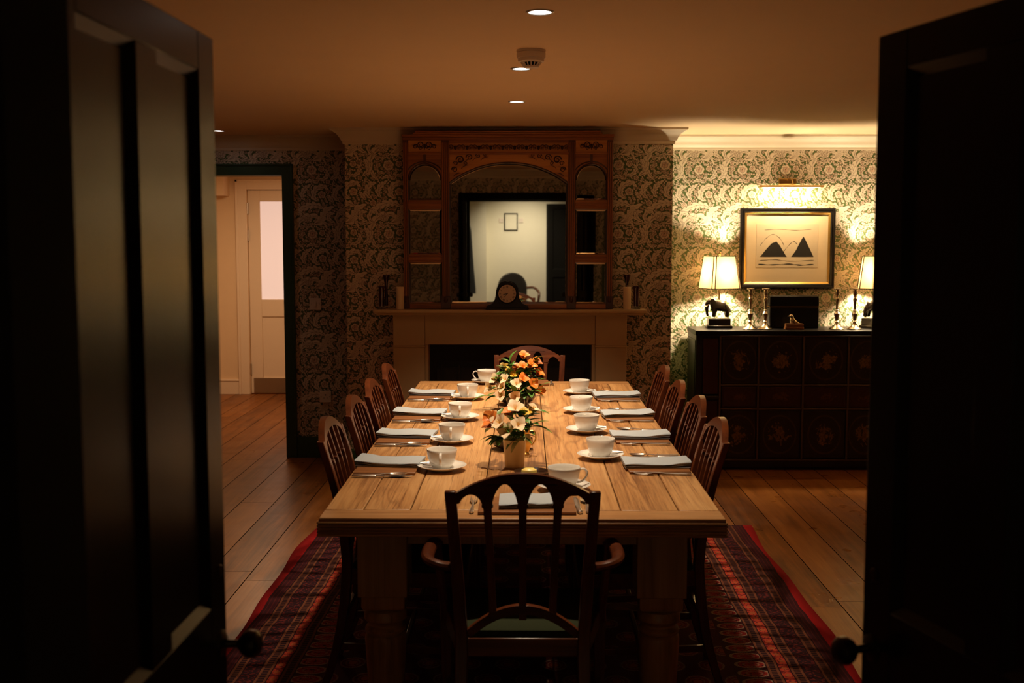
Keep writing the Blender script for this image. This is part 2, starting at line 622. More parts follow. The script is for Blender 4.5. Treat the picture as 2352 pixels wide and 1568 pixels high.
def make_tile():
    rng = random.Random(11)
    tris = []            # (x0,z0,x1,z1,x2,z2, depth, material)
    GX, GZ = 61, 90
    occ = [[0] * GX for _ in range(GZ)]
    state = dict(d=.0001, lock=None)

    def poly(pts, m):
        if state['lock'] is None:
            state['d'] += .000004
            d = state['d']
        else:
            state['lock'] += .000004
            d = state['lock']
        for a, b, c_ in tessellate_polygon([[Vector((p[0], p[1], 0)) for p in pts]]):
            tris.append((*pts[a], *pts[b], *pts[c_], d, m))

    def mark(pts, grow=0):
        xs = [p[0] for p in pts]; zs = [p[1] for p in pts]
        for i in range(int(min(xs) / TW * GX) - 1, int(max(xs) / TW * GX) + 2):
            for j in range(int(min(zs) / TH * GZ) - 1, int(max(zs) / TH * GZ) + 2):
                x, z = (i + .5) * TW / GX, (j + .5) * TH / GZ
                ins = False
                for (ax, az), (bx, bz) in zip(pts, pts[1:] + pts[:1]):
                    if (az > z) != (bz > z) and x < (bx - ax) * (z - az) / (bz - az) + ax:
                        ins = not ins
                if ins: occ[j % GZ][i % GX] = 1

    def free(x, z, r):
        k = int(r / (TW / GX)) + 1
        ci, cj = int(x / TW * GX), int(z / TH * GZ)
        for i in range(-k, k + 1):
            for j in range(-k, k + 1):
                if i * i + j * j <= k * k and occ[(cj + j) % GZ][(ci + i) % GX]: return False
        return True

    def ribbon(pts, w0, w1, m):
        L, Rr = [], []
        for i, p in enumerate(pts):
            a, b = pts[max(i - 1, 0)], pts[min(i + 1, len(pts) - 1)]
            d = Vector((b[0] - a[0], b[1] - a[1]))
            if d.length < 1e-7: d = Vector((1, 0))
            d.normalize()
            w_ = lerp(w0, w1, i / (len(pts) - 1)) / 2
            L.append((p[0] - d.y * w_, p[1] + d.x * w_))
            Rr.append((p[0] + d.y * w_, p[1] - d.x * w_))
        poly(L + Rr[::-1], m)

    def stem(pts, wd=.006):
        s_ = [(p.x, p.y) for p in cat_rom([(a, b, 0) for a, b in pts], 6)]
        ribbon(s_, wd + .0045, wd * .6 + .004, 1)
        ribbon(s_, wd, wd * .5, 2)

    def leaf(pts, wmax, nl, m=2, asym=1.0, veins=True, flow=False):
        n_ = nl * 6
        s_ = [(p.x, p.y) for p in cat_rom([(a, b, 0) for a, b in pts], max(4, n_ // (len(pts) - 1)))]
        k_ = len(s_)

        def frame(i):
            a, b = s_[max(i - 1, 0)], s_[min(i + 1, k_ - 1)]
            d = Vector((b[0] - a[0], b[1] - a[1])).normalized()
            t_ = i / (k_ - 1)
            return s_[i], d, t_, wmax * (math.sin(PI * min(1, t_ ** .8 * .94 + .03)) ** .8)

        def side(sg, extra):
            out = []
            for i in range(k_):
                p, d, t_, ww = frame(i)
                lob = (t_ * nl + (.5 if sg < 0 else 0)) % 1.0
                ww *= .50 + .50 * (math.sin(PI * lob ** 1.5)) ** .8
                if sg < 0: ww *= asym
                ww += extra
                fw_ = .45 * ww
                out.append((p[0] - d.y * ww * sg + d.x * fw_, p[1] + d.x * ww * sg + d.y * fw_))
            return out
        for extra, mm in ((.0024, 1), (0, m)):
            o_ = side(1, extra) + side(-1, extra)[::-1]
            poly(o_, mm)
            if mm == 1: mark(o_)
        if veins:
            ribbon(s_[1:int(k_ * .93)], .0026, .0012, 1)
            for lane in ((-.42, .42) if not flow else (-.55, -.28, .28, .55)):
                seg = []
                for i in range(2, int(k_ * .82)):
                    p, d, t_, ww = frame(i)
                    o = ww * lane * (asym if lane < 0 else 1) * .9 * min(1, t_ * 2.2)
                    seg.append((p[0] - d.y * o, p[1] + d.x * o))
                if flow:
                    ribbon(seg, .0016, .0010, 1)
                else:
                    q = max(3, len(seg) // max(2, nl))
                    for a in range(1, len(seg) - q, q + 1):
                        i = a + q
                        p, d, t_, ww = frame(min(k_ - 1, i + 1))
                        o = ww * (.82 if lane > 0 else -.82 * asym)
                        ribbon([s_[a + 1], seg[a + q // 2], (p[0] - d.y * o + d.x * abs(o) * .4, p[1] + d.x * o + d.y * abs(o) * .4)], .0019, .0009, 1)

    def bloom(x, z, r, npet, rot=0, m=3):
        for ring, (rr, pr, k_, mm_) in enumerate(((r * .58, r * .52, npet, 2), (r * .24, r * .34, max(3, npet - 2), m))):
            for q in range(k_):
                a = rot + 2 * PI * q / k_ + ring * .6
                cx_, cz_ = x + rr * math.cos(a), z + rr * math.sin(a) * .92
                for e, mm in ((.0021, 1), (0, mm_)):
                    pts = [(cx_ + (pr + e) * (1 + .07 * math.cos(5 * 2 * PI * w_ / 14)) * math.cos(2 * PI * w_ / 14), cz_ + (pr + e) * math.sin(2 * PI * w_ / 14)) for w_ in range(14)]
                    poly(pts, mm)
                    if mm == 1: mark(pts)
                if ring == 0 and r > .015:
                    for da in (-.25, .25):
                        ribbon([(x + r * .45 * math.cos(a + da), z + r * .45 * math.sin(a + da)), (x + r * .85 * math.cos(a + da * .7), z + r * .85 * math.sin(a + da * .7))], .0015, .0008, 1)
        poly([(x + r * .13 * math.cos(2 * PI * w_ / 8), z + r * .13 * math.sin(2 * PI * w_ / 8)) for w_ in range(8)], 1)

    def dot(x, z, r, m=2):
        for e, mm in ((.0014, 1), (0, m)):
            pts = [(x + (r + e) * math.cos(2 * PI * w_ / 8), z + (r + e) * math.sin(2 * PI * w_ / 8)) for w_ in range(8)]
            poly(pts, mm)
        mark(pts)

    U = lambda L_: [(a * TW, b * TH) for a, b in L_]
    # wandering stems
    stem(U([(-.02, .355), (.22, .315), (.50, .345), (.76, .30), (1.02, .355)]), .006)
    stem(U([(.50, .345), (.30, .25), (.10, .20), (.06, .08), (.20, .0)]), .006)
    stem(U([(.76, .30), (.95, .22), (.98, .10), (.86, .0)]), .005)
    stem(U([(.20, 1.0), (.10, .92), (-.02, .88)]), .004)
    for dx, hz in ((-.14, .09), (-.06, .15), (.03, .17), (.11, .10)):
        stem(U([(.36, .36), (.36 + dx * .4, .36 + hz * .5), (.36 + dx, .36 + hz)]), .0035)
    for dx in (-.08, -.01, .07):
        stem(U([(.50, .02), (.50 + dx * .5, .07), (.50 + dx, .13)]), .0035)
    # curling leaves round the flower and the fanned leaf beside the sprig
    c0 = (.46, .205)
    leaf([((c0[0] + .40 * math.cos(R(a)) * (1 - .10 * k / 6)) * TW, c0[1] * TH + .128 * math.sin(R(a)) * (1 - .10 * k / 6)) for k, a in enumerate((238, 205, 170, 130, 90, 50, 12))], .027, 8, asym=.75)
    leaf(U([(.50, .345), (.62, .37), (.72, .46), (.80, .56), (.98, .615)]), .033, 5, flow=True)
    leaf(U([(.74, .58), (.60, .63), (.42, .63), (.22, .575), (.04, .53)]), .027, 6)
    leaf(U([(.16, .33), (.05, .40), (.08, .49), (.19, .50), (.24, .46)]), .019, 5, asym=.7)
    leaf(U([(1.00, .36), (.86, .42), (.88, .50), (1.0, .505)]), .019, 5)
    leaf(U([(.90, .03), (1.03, .10), (1.02, .20), (.94, .275)]), .024, 5)
    leaf(U([(.64, .70), (.52, .76), (.56, .88), (.74, .93), (.86, .87)]), .026, 7, asym=.8)
    leaf(U([(.10, .70), (.0, .78), (.06, .90), (.20, .93)]), .024, 5)
    leaf(U([(.30, .71), (.24, .80), (.32, .90), (.44, .96)]), .021, 5)
    leaf(U([(.98, .68), (.90, .74), (.84, .80)]), .018, 4)
    leaf(U([(.60, .03), (.76, .05), (.84, .13), (.80, .20)]), .017, 5)
    leaf(U([(.62, .98), (.44, 1.02), (.32, .985)]), .014, 4)
    for a_, L_, w_ in ((150, .045, .011), (115, .058, .010), (65, .060, .010), (30, .046, .011)):
        bx, bz = .36 * TW, .375 * TH
        leaf([(bx, bz), (bx + L_ * .5 * math.cos(R(a_)), bz + L_ * .55 * math.sin(R(a_))), (bx + L_ * math.cos(R(a_ + 18)), bz + L_ * math.sin(R(a_ + 18)))], w_, 3)
    # flowers
    bloom(.47 * TW, .185 * TH, .033, 6, .2)
    bloom(.70 * TW, .205 * TH, .021, 5, .9)
    bloom(.70 * TW, .80 * TH, .026, 5, .4)
    bloom(.13 * TW, .635 * TH, .020, 5, 1.4)
    bloom(.20 * TW, .14 * TH, .013, 5, .3)
    # fill the gaps with small leaves, buds and berries
    top = state['d']
    for size, tries in (((.034, .010), 700), ((.024, .0075), 1200), ((.015, .005), 1200), ((.005, 0), 900)):
        for _ in range(tries):
            x, z = rng.random() * TW, rng.random() * TH
            state['lock'] = top
            if size[1]:
                if not free(x, z, size[0] * .30): continue
                a = rng.random() * 2 * PI
                L_ = size[0] * (.85 + .3 * rng.random())
                ca, sa = math.cos(a), math.sin(a)
                b = (rng.random() - .5) * 1.4
                if rng.random() < .8:
                    leaf([(x - ca * L_ * .5, z - sa * L_ * .5), (x - sa * L_ * b * .3, z + ca * L_ * b * .3), (x + ca * L_ * .5, z + sa * L_ * .5)], size[1], 3, 2 if rng.random() < .8 else 3, veins=size[0] > .02)
                else:
                    bloom(x, z, L_ * .40, 5, a, 3)
            elif free(x, z, .0045): dot(x, z, .0026)
    return np.array(tris, dtype=np.float64)


TILE = make_tile()


def clip_tri(p, x0, x1, z0, z1):
    for ax, lim, sg in ((0, x0, 1), (0, x1, -1), (1, z0, 1), (1, z1, -1)):
        out = []
        for a, b in zip(p, p[1:] + p[:1]):
            da, db = (a[ax] - lim) * sg, (b[ax] - lim) * sg
            if da >= 0: out.append(a)
            if (da >= 0) != (db >= 0):
                t_ = da / (da - db)
                out.append((a[0] + (b[0] - a[0]) * t_, a[1] + (b[1] - a[1]) * t_))
        p = out
        if len(p) < 3: return None
    return p


def wall(name, boxes, papers, label, phase=(0, 0)):
    """boxes: solid wall. papers: (origin, u direction, outward normal, u0, u1, z0, z1): printed rectangles on its faces."""
    V, Fc, MI = [], [], []
    mb = MB()
    for b in boxes: mb.box(*b)
    V += mb.v; Fc += mb.f; MI += [0] * len(mb.f)
    big_v, big_n, big_m = [], 0, []
    for org, ud, nd, u0, u1, z0, z1 in papers:
        org, ud, nd = np.array(org, float), np.array(ud, float), np.array(nd, float)
        i0, i1 = math.floor((u0 - phase[0]) / TW) - 1, math.ceil((u1 - phase[0]) / TW) + 1
        j0, j1 = math.floor((z0 - phase[1]) / TH) - 1, math.ceil((z1 - phase[1]) / TH) + 1
        for i in range(i0, i1):
            for j in range(j0, j1):
                T = TILE.copy()
                T[:, [0, 2, 4]] += phase[0] + i * TW
                T[:, [1, 3, 5]] += phase[1] + j * TH
                us, zs = T[:, [0, 2, 4]], T[:, [1, 3, 5]]
                inside = (us.min(1) >= u0) & (us.max(1) <= u1) & (zs.min(1) >= z0) & (zs.max(1) <= z1)
                out = (us.max(1) <= u0) | (us.min(1) >= u1) | (zs.max(1) <= z0) | (zs.min(1) >= z1)
                I = T[inside]
                if len(I):
                    p = org + I[:, [0, 2, 4], None] * ud + I[:, 6][:, None, None] * nd
                    p[:, :, 2] += I[:, [1, 3, 5]]
                    big_v.append(p.reshape(-1, 3)); big_n += len(I); big_m.append(I[:, 7].astype(int))
                for r in T[~inside & ~out]:
                    q = clip_tri([(r[0], r[1]), (r[2], r[3]), (r[4], r[5])], u0, u1, z0, z1)
                    if q:
                        o_ = len(V)
                        for a, b in q:
                            pp = org + a * ud + r[6] * nd
                            V.append((pp[0], pp[1], pp[2] + b))
                        Fc.append(tuple(range(o_, o_ + len(q)))); MI.append(int(r[7]))
    if big_v:
        base = len(V)
        allv = np.concatenate(big_v)
        V = np.concatenate([np.array(V, float).reshape(-1, 3), allv])
        Fc += [(base + 3 * k, base + 3 * k + 1, base + 3 * k + 2) for k in range(big_n)]
        MI += np.concatenate(big_m).tolist()
    me = bpy.data.meshes.new(name)
    me.from_pydata([tuple(p) for p in V], [], Fc)
    for k in ('wp_ground', 'wp_line', 'wp_leaf', 'wp_flower'): me.materials.append(M[k])
    me.polygons.foreach_set('material_index', MI)
    me.update()
    o = bpy.data.objects.new(name, me)
    COL.objects.link(o)
    return tag(o, label, 'wall', kind='structure')


def struct(mb, name, mat, label, cat, bevel=0, smooth=True):
    return tag(mb.build(name, mat, bevel=bevel, smooth=smooth), label, cat, kind='structure')


# ------------------------------------------------------------------ room shell
XL, XR = -3.3, 3.25          # side walls
YF, YB, YC = 1.35, 8.13, 7.60  # front wall, back wall, chimney breast face
CX0, CX1 = -1.20, 0.97        # chimney breast
struct(MB().box(-4.3, 3.6, -3.6, 12.6, -.06, 0), 'floor', M['floor'], 'polished oak plank floor', 'floor')
struct(MB().box(XL - .1, XR + .1, YF - .2, YB + .2, CEIL, CEIL + .06), 'ceiling', M['ceilpaint'], 'plain plaster dining room ceiling', 'ceiling')
DX0, DX1, DZ = -2.60, -1.731, 2.026   # doorway to the passage
wall('wall_back', [(XL - .15, DX0, YB, YB + .2, 0, 2.36), (DX0, DX1, YB, YB + .2, DZ, 2.36), (DX1, CX0, YB, YB + .2, 0, 2.36), (CX1, XR + .15, YB, YB + .2, 0, 2.36), (CX0, CX1, YC, YB + .2, 0, 2.36)],
     [((0, YB, 0), (1, 0, 0), (0, -1, 0), -1.656, CX0, .147, 2.2), ((0, YB, 0), (1, 0, 0), (0, -1, 0), XL, -1.656, 2.1, 2.2), ((0, YB, 0), (1, 0, 0), (0, -1, 0), XL, -2.675, .147, 2.1),
      ((0, YC, 0), (1, 0, 0), (0, -1, 0), CX0, CX1, .147, 2.2), ((0, YB, 0), (1, 0, 0), (0, -1, 0), CX1, XR, .147, 2.2)],
     'far wall papered with scrolling cream leaves on green, with chimney breast', (-1.665, .17))
wall('wall_left', [(XL - .15, XL, YF - .2, YB, 0, 2.36)], [((XL, 0, 0), (0, 1, 0), (1, 0, 0), YF, YB, .147, 2.2)], 'papered side wall beyond the doorway', (.1, .17))
wall('wall_right', [(XR, XR + .15, YF - .2, YB, 0, 2.36)], [((XR, 0, 0), (0, 1, 0), (-1, 0, 0), YF, YB, .147, 2.2)], 'papered side wall at the end of the sideboard', (.1, .17))
OX0, OX1, OZ = -.575, .79, 1.945      # opening with the double doors
WX0, WX1, WZ0, WZ1 = 1.02, 1.75, .75, 1.95
wall('wall_front', [(XL, OX0, YF - .2, YF, 0, 2.36), (OX0, OX1, YF - .2, YF, OZ, 2.36), (OX1, WX0, YF - .2, YF, 0, 2.36), (WX1, XR, YF - .2, YF, 0, 2.36), (WX0, WX1, YF - .2, YF, 0, WZ0), (WX0, WX1, YF - .2, YF, WZ1, 2.36)],
     [((0, YF, 0), (1, 0, 0), (0, 1, 0), XL, OX0 - .08, .147, 2.2), ((0, YF, 0), (1, 0, 0), (0, 1, 0), OX0 - .08, OX1 + .08, OZ + .08, 2.2), ((0, YF, 0), (1, 0, 0), (0, 1, 0), OX1 + .08, WX0 - .05, .147, 2.2),
      ((0, YF, 0), (1, 0, 0), (0, 1, 0), WX1 + .05, XR, .147, 2.2), ((0, YF, 0), (1, 0, 0), (0, 1, 0), WX0 - .05, WX1 + .05, WZ1 + .05, 2.2)],
     'papered wall around the double doors, seen in the mirror', (.0, .17))

# cornice swept along each wall with mitred corners
CPROF = [(0, .102), (.010, .102), (.013, .092), (.013, .084), (.022, .078), (.030, .060), (.046, .038), (.066, .024), (.072, .018), (.084, .016), (.088, .010), (.088, 0), (0, 0)]


def sweep(path, prof, top, closed=False):
    """prof: (projection to the inside, drop from top); inside lies to the right of the walking direction"""
    mb = MB()
    P = [Vector(p) for p in path]
    rings = []
    for i, p in enumerate(P):
        d0 = (p - P[i - 1]).normalized() if i else (P[1] - p).normalized()
        d1 = (P[i + 1] - p).normalized() if i < len(P) - 1 else d0
        n0, n1 = Vector((d0.y, -d0.x)), Vector((d1.y, -d1.x))
        m_ = n0 + n1
        m_ = m_ / max(.2, m_.dot(n0))
        rings.append([(p.x + m_.x * a, p.y + m_.y * a, top - b) for a, b in prof])
    mb.loft(rings)
    return mb


struct(sweep([(XL, YF), (XL, YB), (CX0, YB), (CX0, YC), (CX1, YC), (CX1, YB), (XR, YB), (XR, YF), (XL, YF)], CPROF, CEIL), 'trim_1', M['cornice'], 'moulded plaster cornice around the ceiling', 'cornice')
BPROF = [(0, 0), (.016, 0), (.016, .018), (.020, .03), (.022, .045), (.022, .15), (0, .15)]
struct(sweep([(-1.656, YB), (CX0, YB), (CX0, YC), (-.93, YC)], BPROF, .15), 'baseboard_back', M['greenpaint'], 'dark green skirting board below the light switch', 'skirting')
struct(sweep([(.72, YC), (CX1, YC), (CX1, YB), (XR, YB), (XR, YF)], BPROF, .15), 'baseboard_right', M['greenpaint'], 'dark green skirting board behind the sideboard', 'skirting')
struct(sweep([(XL, YF), (XL, YB), (-2.675, YB)], BPROF, .15), 'baseboard_left', M['greenpaint'], 'dark green skirting along the side wall', 'skirting')
mb = MB()
for x0, x1, z0, z1 in ((DX1, -1.656, 0, 2.1), (-2.675, DX0, 0, 2.1), (DX0, DX1, DZ, 2.1)):
    mb.box(x0, x1, YB - .022, YB, z0, z1)
for x0, x1, z0, z1 in ((-1.668, -1.652, 0, 2.104), (-2.679, -2.663, 0, 2.104), (-2.679, -1.652, 2.09, 2.104)):
    mb.box(x0, x1, YB - .032, YB, z0, z1)
mb.box(DX1 - .001, DX1 + .03, YB, YB + .2, 0, DZ)
struct(mb, 'trim_2', M['greenpaint'], 'dark green architrave around the passage doorway', 'door frame', bevel=.003)
# frame of the double doors and lobby casing
mb = MB()
for x0, x1, z0, z1 in ((OX0 - .08, OX0, 0, OZ + .08), (OX1, OX1 + .08, 0, OZ + .08), (OX0, OX1, OZ, OZ + .08)):
    mb.box(x0, x1, YF, YF + .022, z0, z1)
    mb.box(x0, x1, YF - .222, YF - .2, z0, z1)
mb.box(OX0 - .001, OX0 + .050, YF - .2, YF - .022, 0, OZ)
mb.box(OX1 - .03, OX1 + .001, YF - .2, YF - .005, 0, OZ)
mb.box(OX0, OX1, YF - .2, YF - .005, OZ - .02, OZ)
struct(mb, 'trim_3', M['doorpaint_deep'], 'dark painted frame of the open double doors', 'door frame', bevel=.003)

# night window in the front wall with curtains (seen in the mirror)
wn = thing('window_1', (0, YF - .1, 0), 'dark window beside the double doors, seen in the mirror', 'window', kind='structure')
mb = MB()
for x0, x1, z0, z1 in ((WX0, WX0 + .05, WZ0, WZ1), (WX1 - .05, WX1, WZ0, WZ1), (WX0, WX1, WZ0, WZ0 + .05), (WX0, WX1, WZ1 - .05, WZ1), ((WX0 + WX1) / 2 - .02, (WX0 + WX1) / 2 + .02, WZ0, WZ1)):
    mb.box(x0, x1, -.03, .03, z0, z1)
mb.build('window_frame', M['doorpaint_deep'], wn)
MB().box(WX0, WX1, -.004, .004, WZ0, WZ1).build('window_pane', M['night'], wn)

# double doors: four-panel leaves


def door_leaf(name, hinge, ang, label, mat, width=.66, height=1.925, face=1, knob=True):
    """local: x from hinge to free edge, y thickness (leaf face at y=0 and y=-face*.04)"""
    root = thing(name, (hinge[0], hinge[1], .012), label, 'door', rz=ang, kind='structure')
    th = .042
    st, mu = .085, .085
    mid = width / 2
    rails = [(0, .20), (.80, .925), (height - .065 - .012, height - .012)]
    mb = MB()
    y0, y1 = -th / 2, th / 2
    mb.box(0, st, y0, y1, 0, height - .012)
    mb.box(width - st, width, y0, y1, 0, height - .012)
    for a, b in rails: mb.box(st, width - st, y0, y1, a, b)
    for a, b in ((rails[0][1], rails[1][0]), (rails[1][1], rails[2][0])): mb.box(mid - mu / 2, mid + mu / 2, y0, y1, a, b)
    mb.build('door_frame', mat, root, bevel=.002)
    for xa, xb in ((st, mid - mu / 2), (mid + mu / 2, width - st)):
        for a, b in ((rails[0][1], rails[1][0]), (rails[1][1], rails[2][0])):
            p = MB().box(xa - .002, xb + .002, -.008, .008, a - .002, b + .002)
            # sloped moulding inside the frame on both faces
            for sg in (1, -1):
                e, i_ = sg * (th / 2 - .001), sg * .008
                r0 = [(xa, e, a), (xb, e, a), (xb, e, b), (xa, e, b)]
                w_ = .015
                r1 = [(xa + w_, i_, a + w_), (xb - w_, i_, a + w_), (xb - w_, i_, b - w_), (xa + w_, i_, b - w_)]
                p.loft([r0, r1], caps=False)
            p.build('door_panel', mat, root, smooth=False)
    if knob:
        kz = .855 - .012
        kx = width - .03
        for sg in (1, -1):
            k = MB()
            k.lathe([(.024, 0), (.024, .003), (.018, .006), (.008, .009), (.0075, .028), (.012, .032), (.021, .040), (.0255, .050), (.0245, .062), (.017, .070), (.004, .073)], n=24, axis='Y')
            k.xf(Matrix.Translation((kx, sg * th / 2, kz)) @ Matrix.Scale(sg, 4, (0, 1, 0)))
            k.build('door_knob', M['darkbrass'], root)
        e = MB().lathe([(.011, 0), (.011, .002), (.009, .0035)], n=16, axis='Y')
        e.xf(Matrix.Translation((kx - .004, th / 2 * face, kz + .135)) @ Matrix.Scale(face, 4, (0, 1, 0)))
        e.build('keyhole_cover', M['darkbrass'], root)
    return root


aL = math.atan2(2.005 - 1.345, -.545 + .562)
door_leaf('door_1', (-.562 - .021, 1.352), aL, 'dark panelled door leaf standing open, with dark knob, on the doorway side', M['doorpaint'], face=-1)
aR = math.atan2(2.0 - 1.363, .606 - .777)
door_leaf('door_2', (.777 + .021, 1.37), aR, 'dark panelled door leaf opened towards the sideboard, with dark knob', M['doorpaint'], face=1)

# ------------------------------------------------------------------ passage beyond the doorway
PY, PX0, PX1, PZ = 11.45, -3.75, -1.35, 2.24
D3X0, D3X1, D3Z = -2.80, -2.02, 2.066
struct(MB().box(PX0, D3X0, PY + .0, PY + .15, 0, 2.36).box(D3X1, PX1 + .1, PY, PY + .15, 0, 2.36).box(D3X0, D3X1, PY, PY + .15, D3Z, 2.36), 'wall_passage_end', M['passwall'], 'cream end wall of the passage', 'wall')
struct(MB().box(PX1, PX1 + .1, YB + .2, PY, 0, 2.36), 'wall_passage_right', M['passwall'], 'cream side wall of the passage', 'wall')
struct(MB().box(PX0 - .1, PX0, YB + .2, PY + .15, 0, 2.36), 'wall_passage_left', M['passwall'], 'cream far side wall of the passage', 'wall')
struct(MB().box(PX0, -2.972, PY - .22, PY - .001, 2.0, PZ), 'trim_4', M['passwall'], 'cream beam across the passage recess', 'beam')
struct(MB().box(PX0 - .1, PX1 + .1, YB + .2, PY + .2, PZ, PZ + .06), 'ceiling_passage', M['passwall'], 'cream passage ceiling', 'ceiling')
mb = MB()
for x0, x1, z0, z1 in ((D3X0 - .105, D3X0, 0, D3Z + .09), (D3X1, D3X1 + .105, 0, D3Z + .09), (D3X0, D3X1, D3Z, D3Z + .09)):
    mb.box(x0, x1, PY - .02, PY, z0, z1)
for x0, x1, z0, z1 in ((D3X0 - .110, D3X0 - .085, 0, D3Z + .095), (D3X0 - .11, D3X1 + .11, D3Z + .073, D3Z + .095)):
    mb.box(x0, x1, PY - .032, PY, z0, z1)
struct(mb, 'trim_5', M['white_door'], 'cream architrave of the glazed passage door', 'door frame', bevel=.003)
struct(MB().box(PX0, D3X0 - .11, PY - .02, PY, 0, .135).box(PX0, D3X0 - .11, PY - .026, PY, .135, .155), 'baseboard_passage', M['white_door'], 'cream skirting in the passage', 'skirting', bevel=.003)
d3 = thing('door_3', (D3X0, PY + .03, .008), 'cream passage door with tall frosted glass pane and steel kick plate', 'door', kind='structure')
W3, H3 = D3X1 - D3X0 - .006, D3Z - .014
gx0, gx1, gz0, gz1 = .125, W3 - .125, .955, 1.94
mb = MB().box(.004, gx0, 0, .04, 0, H3).box(gx1, W3, 0, .04, 0, H3).box(gx0, gx1, 0, .04, gz1, H3).box(gx0, gx1, 0, .04, .78, gz0).box(gx0, gx1, 0, .04, 0, .16)
mb.box(gx0, gx1, .012, .03, .15, .79)
mb.build('door_frame', M['white_door'], d3, bevel=.003)
MB().box(gx0 - .002, gx1 + .002, .014, .026, gz0 - .002, gz1 + .002).build('glass_pane', M['frost'], d3)
MB().box(.03, W3 - .03, -.003, 0, .004, .155).build('kick_plate', M['steel'], d3)
for z_ in (1.87, 1.60, .245):
    MB().lathe([(.012, -.055), (.012, .055)], (.002, -.008, z_), 12).build('hinge', M['steel'], d3)
add_light('passage_lamp', 'AREA', (-2.35, 9.9, PZ - .02), PASS_W, PASS_COL, shape='DISK', size=.5)

# ------------------------------------------------------------------ lobby behind the camera (seen in the mirror)
LY = -3.0
struct(MB().box(-.9, .57, LY - .1, LY, 0, 2.36).box(1.33, 1.9, LY - .1, LY, 0, 2.36).box(.57, 1.33, LY - .1, LY, 1.96, 2.36), 'wall_lobby_back', M['lobby'], 'pale lobby wall seen in the mirror', 'wall')
struct(MB().box(-1.0, -.9, LY - .1, YF - .2, 0, 2.36), 'wall_lobby_left', M['lobby'], 'pale lobby side wall', 'wall')
struct(MB().box(1.8, 1.9, LY, YF - .2, 0, 2.36), 'wall_lobby_right', M['lobby'], 'pale lobby side wall opposite', 'wall')
struct(MB().box(-.9, -.37, LY, -2.72, 0, 2.36), 'wall_lobby_pier', M['lobby'], 'pale projecting lobby pier seen in the mirror', 'wall')
struct(MB().box(-1.0, 1.9, LY - .1, YF - .2, 2.36, 2.42), 'ceiling_lobby', M['lobby'], 'lobby ceiling', 'ceiling')
door_leaf('door_4', (.585, LY + .03), 0, 'dark panelled lobby door seen in the mirror', M['doorpaint_deep'], width=.73, height=1.95, face=1)
pf = thing('small_print', (.014, LY, 1.68), 'small thin framed print on the pale lobby wall, seen in the mirror', 'picture')
mb = MB()
for b in ((-.105, .105, 0, .02, -.135, -.12), (-.105, .105, 0, .02, .12, .135), (-.105, -.09, 0, .02, -.12, .12), (.09, .105, 0, .02, -.12, .12)): mb.box(*b)
mb.build('frame', M['black'], pf)
MB().box(-.09, .09, .002, .008, -.12, .12).build('print', M['lobby'], pf)
for dx, side in ((-.155, 'door-less'), (.155, 'dark door')):
    o = MB().box(-.035, .035, 0, .01, -.035, .035).build('switch_plate', M['plate'], loc=(.014 + dx, LY, 1.70), bevel=.003)
    tag(o, 'square white plate beside the small print, on the %s side, seen in the mirror' % side, 'switch')
add_light('lobby_lamp', 'SPOT', (.25, -1.95, 2.34), LOBBY_W, LOBBY_COL, rot=(R(-26), 0, 0), spot_size=R(112), spot_blend=1.0, shadow_soft_size=.05)

# lobby armchair
ch = thing('lobby_armchair', (.10, -2.45, 0), 'round-backed dark upholstered armchair seen in the mirror behind the clock', 'armchair', rz=R(-18))
back = [(-.23, .42), (-.235, .62)] + arc(0, .66, .235, .24, 180, 0, 14) + [(.235, .62), (.23, .42)]
MB().prism(back, -.26, -.20).build('backrest', M['hide'], ch, bevel=.012)
MB().box(-.25, .25, -.22, .25, .36, .46).build('seat', M['hide'], ch, bevel=.02)
for sx in (1, -1):
    for sy in (-.22, .22):
        MB().loft([[(sx * .22 + a * .015, sy + b * .015, 0) for a, b in ((-1, -1), (1, -1), (1, 1), (-1, 1))], [(sx * .22 + a * .022, sy + b * .022, .37) for a, b in ((-1, -1), (1, -1), (1, 1), (-1, 1))]]).build('leg', M['mahogany'], ch)
    MB().tube(cat_rom([(sx * .23, -.22, .66), (sx * .29, -.05, .67), (sx * .31, .10, .62), (sx * .29, .19, .56), (sx * .26, .20, .40)], 6), .02, 8).build('armrest', M['mahogany'], ch)

# coat on a hook, lobby side wall near the opening
co = thing('coat', (-.69, -2.72, 0), 'long dark coat hanging in the lobby, seen at the edge of the mirror', 'coat')
rings = []
for z_, rx, ry in ((1.66, .04, .03), (1.62, .07, .05), (1.54, .085, .07), (1.30, .10, .08), (1.0, .12, .085), (.65, .15, .09), (.58, .15, .09)):
    rings.append([(rx * math.cos(2 * PI * k / 20) * (1 + .10 * math.sin(5 * 2 * PI * k / 20)), .105 + ry * math.sin(2 * PI * k / 20), z_) for k in range(20)])
MB().loft(rings).build('coat_body', M['coat'], co)
MB().tube([(0, .001, 1.72), (0, .08, 1.70), (0, .105, 1.66), (0, .105, 1.69)], .006).build('coat_hook', M['darkbrass'], co)

# curtain strips at the window
for x_, side in ((1.17, 'the double doors'), (1.62, 'the side wall')):
    rings = []
    for z_ in (.45, 1.2, 2.02):
        o_ = [(x_ - .08 + .16 * k / 24, .03 + .018 * math.sin(k * 1.6)) for k in range(25)]
        rings.append([(a, b, z_) for a, b in o_] + [(a, b + .006, z_) for a, b in o_[::-1]])
    o = MB().loft(rings).build('curtain', M['curtain'], loc=(0, YF + .01, 0))
    tag(o, 'pale curtain hanging at the dark window towards %s, seen in the mirror' % side, 'curtain')

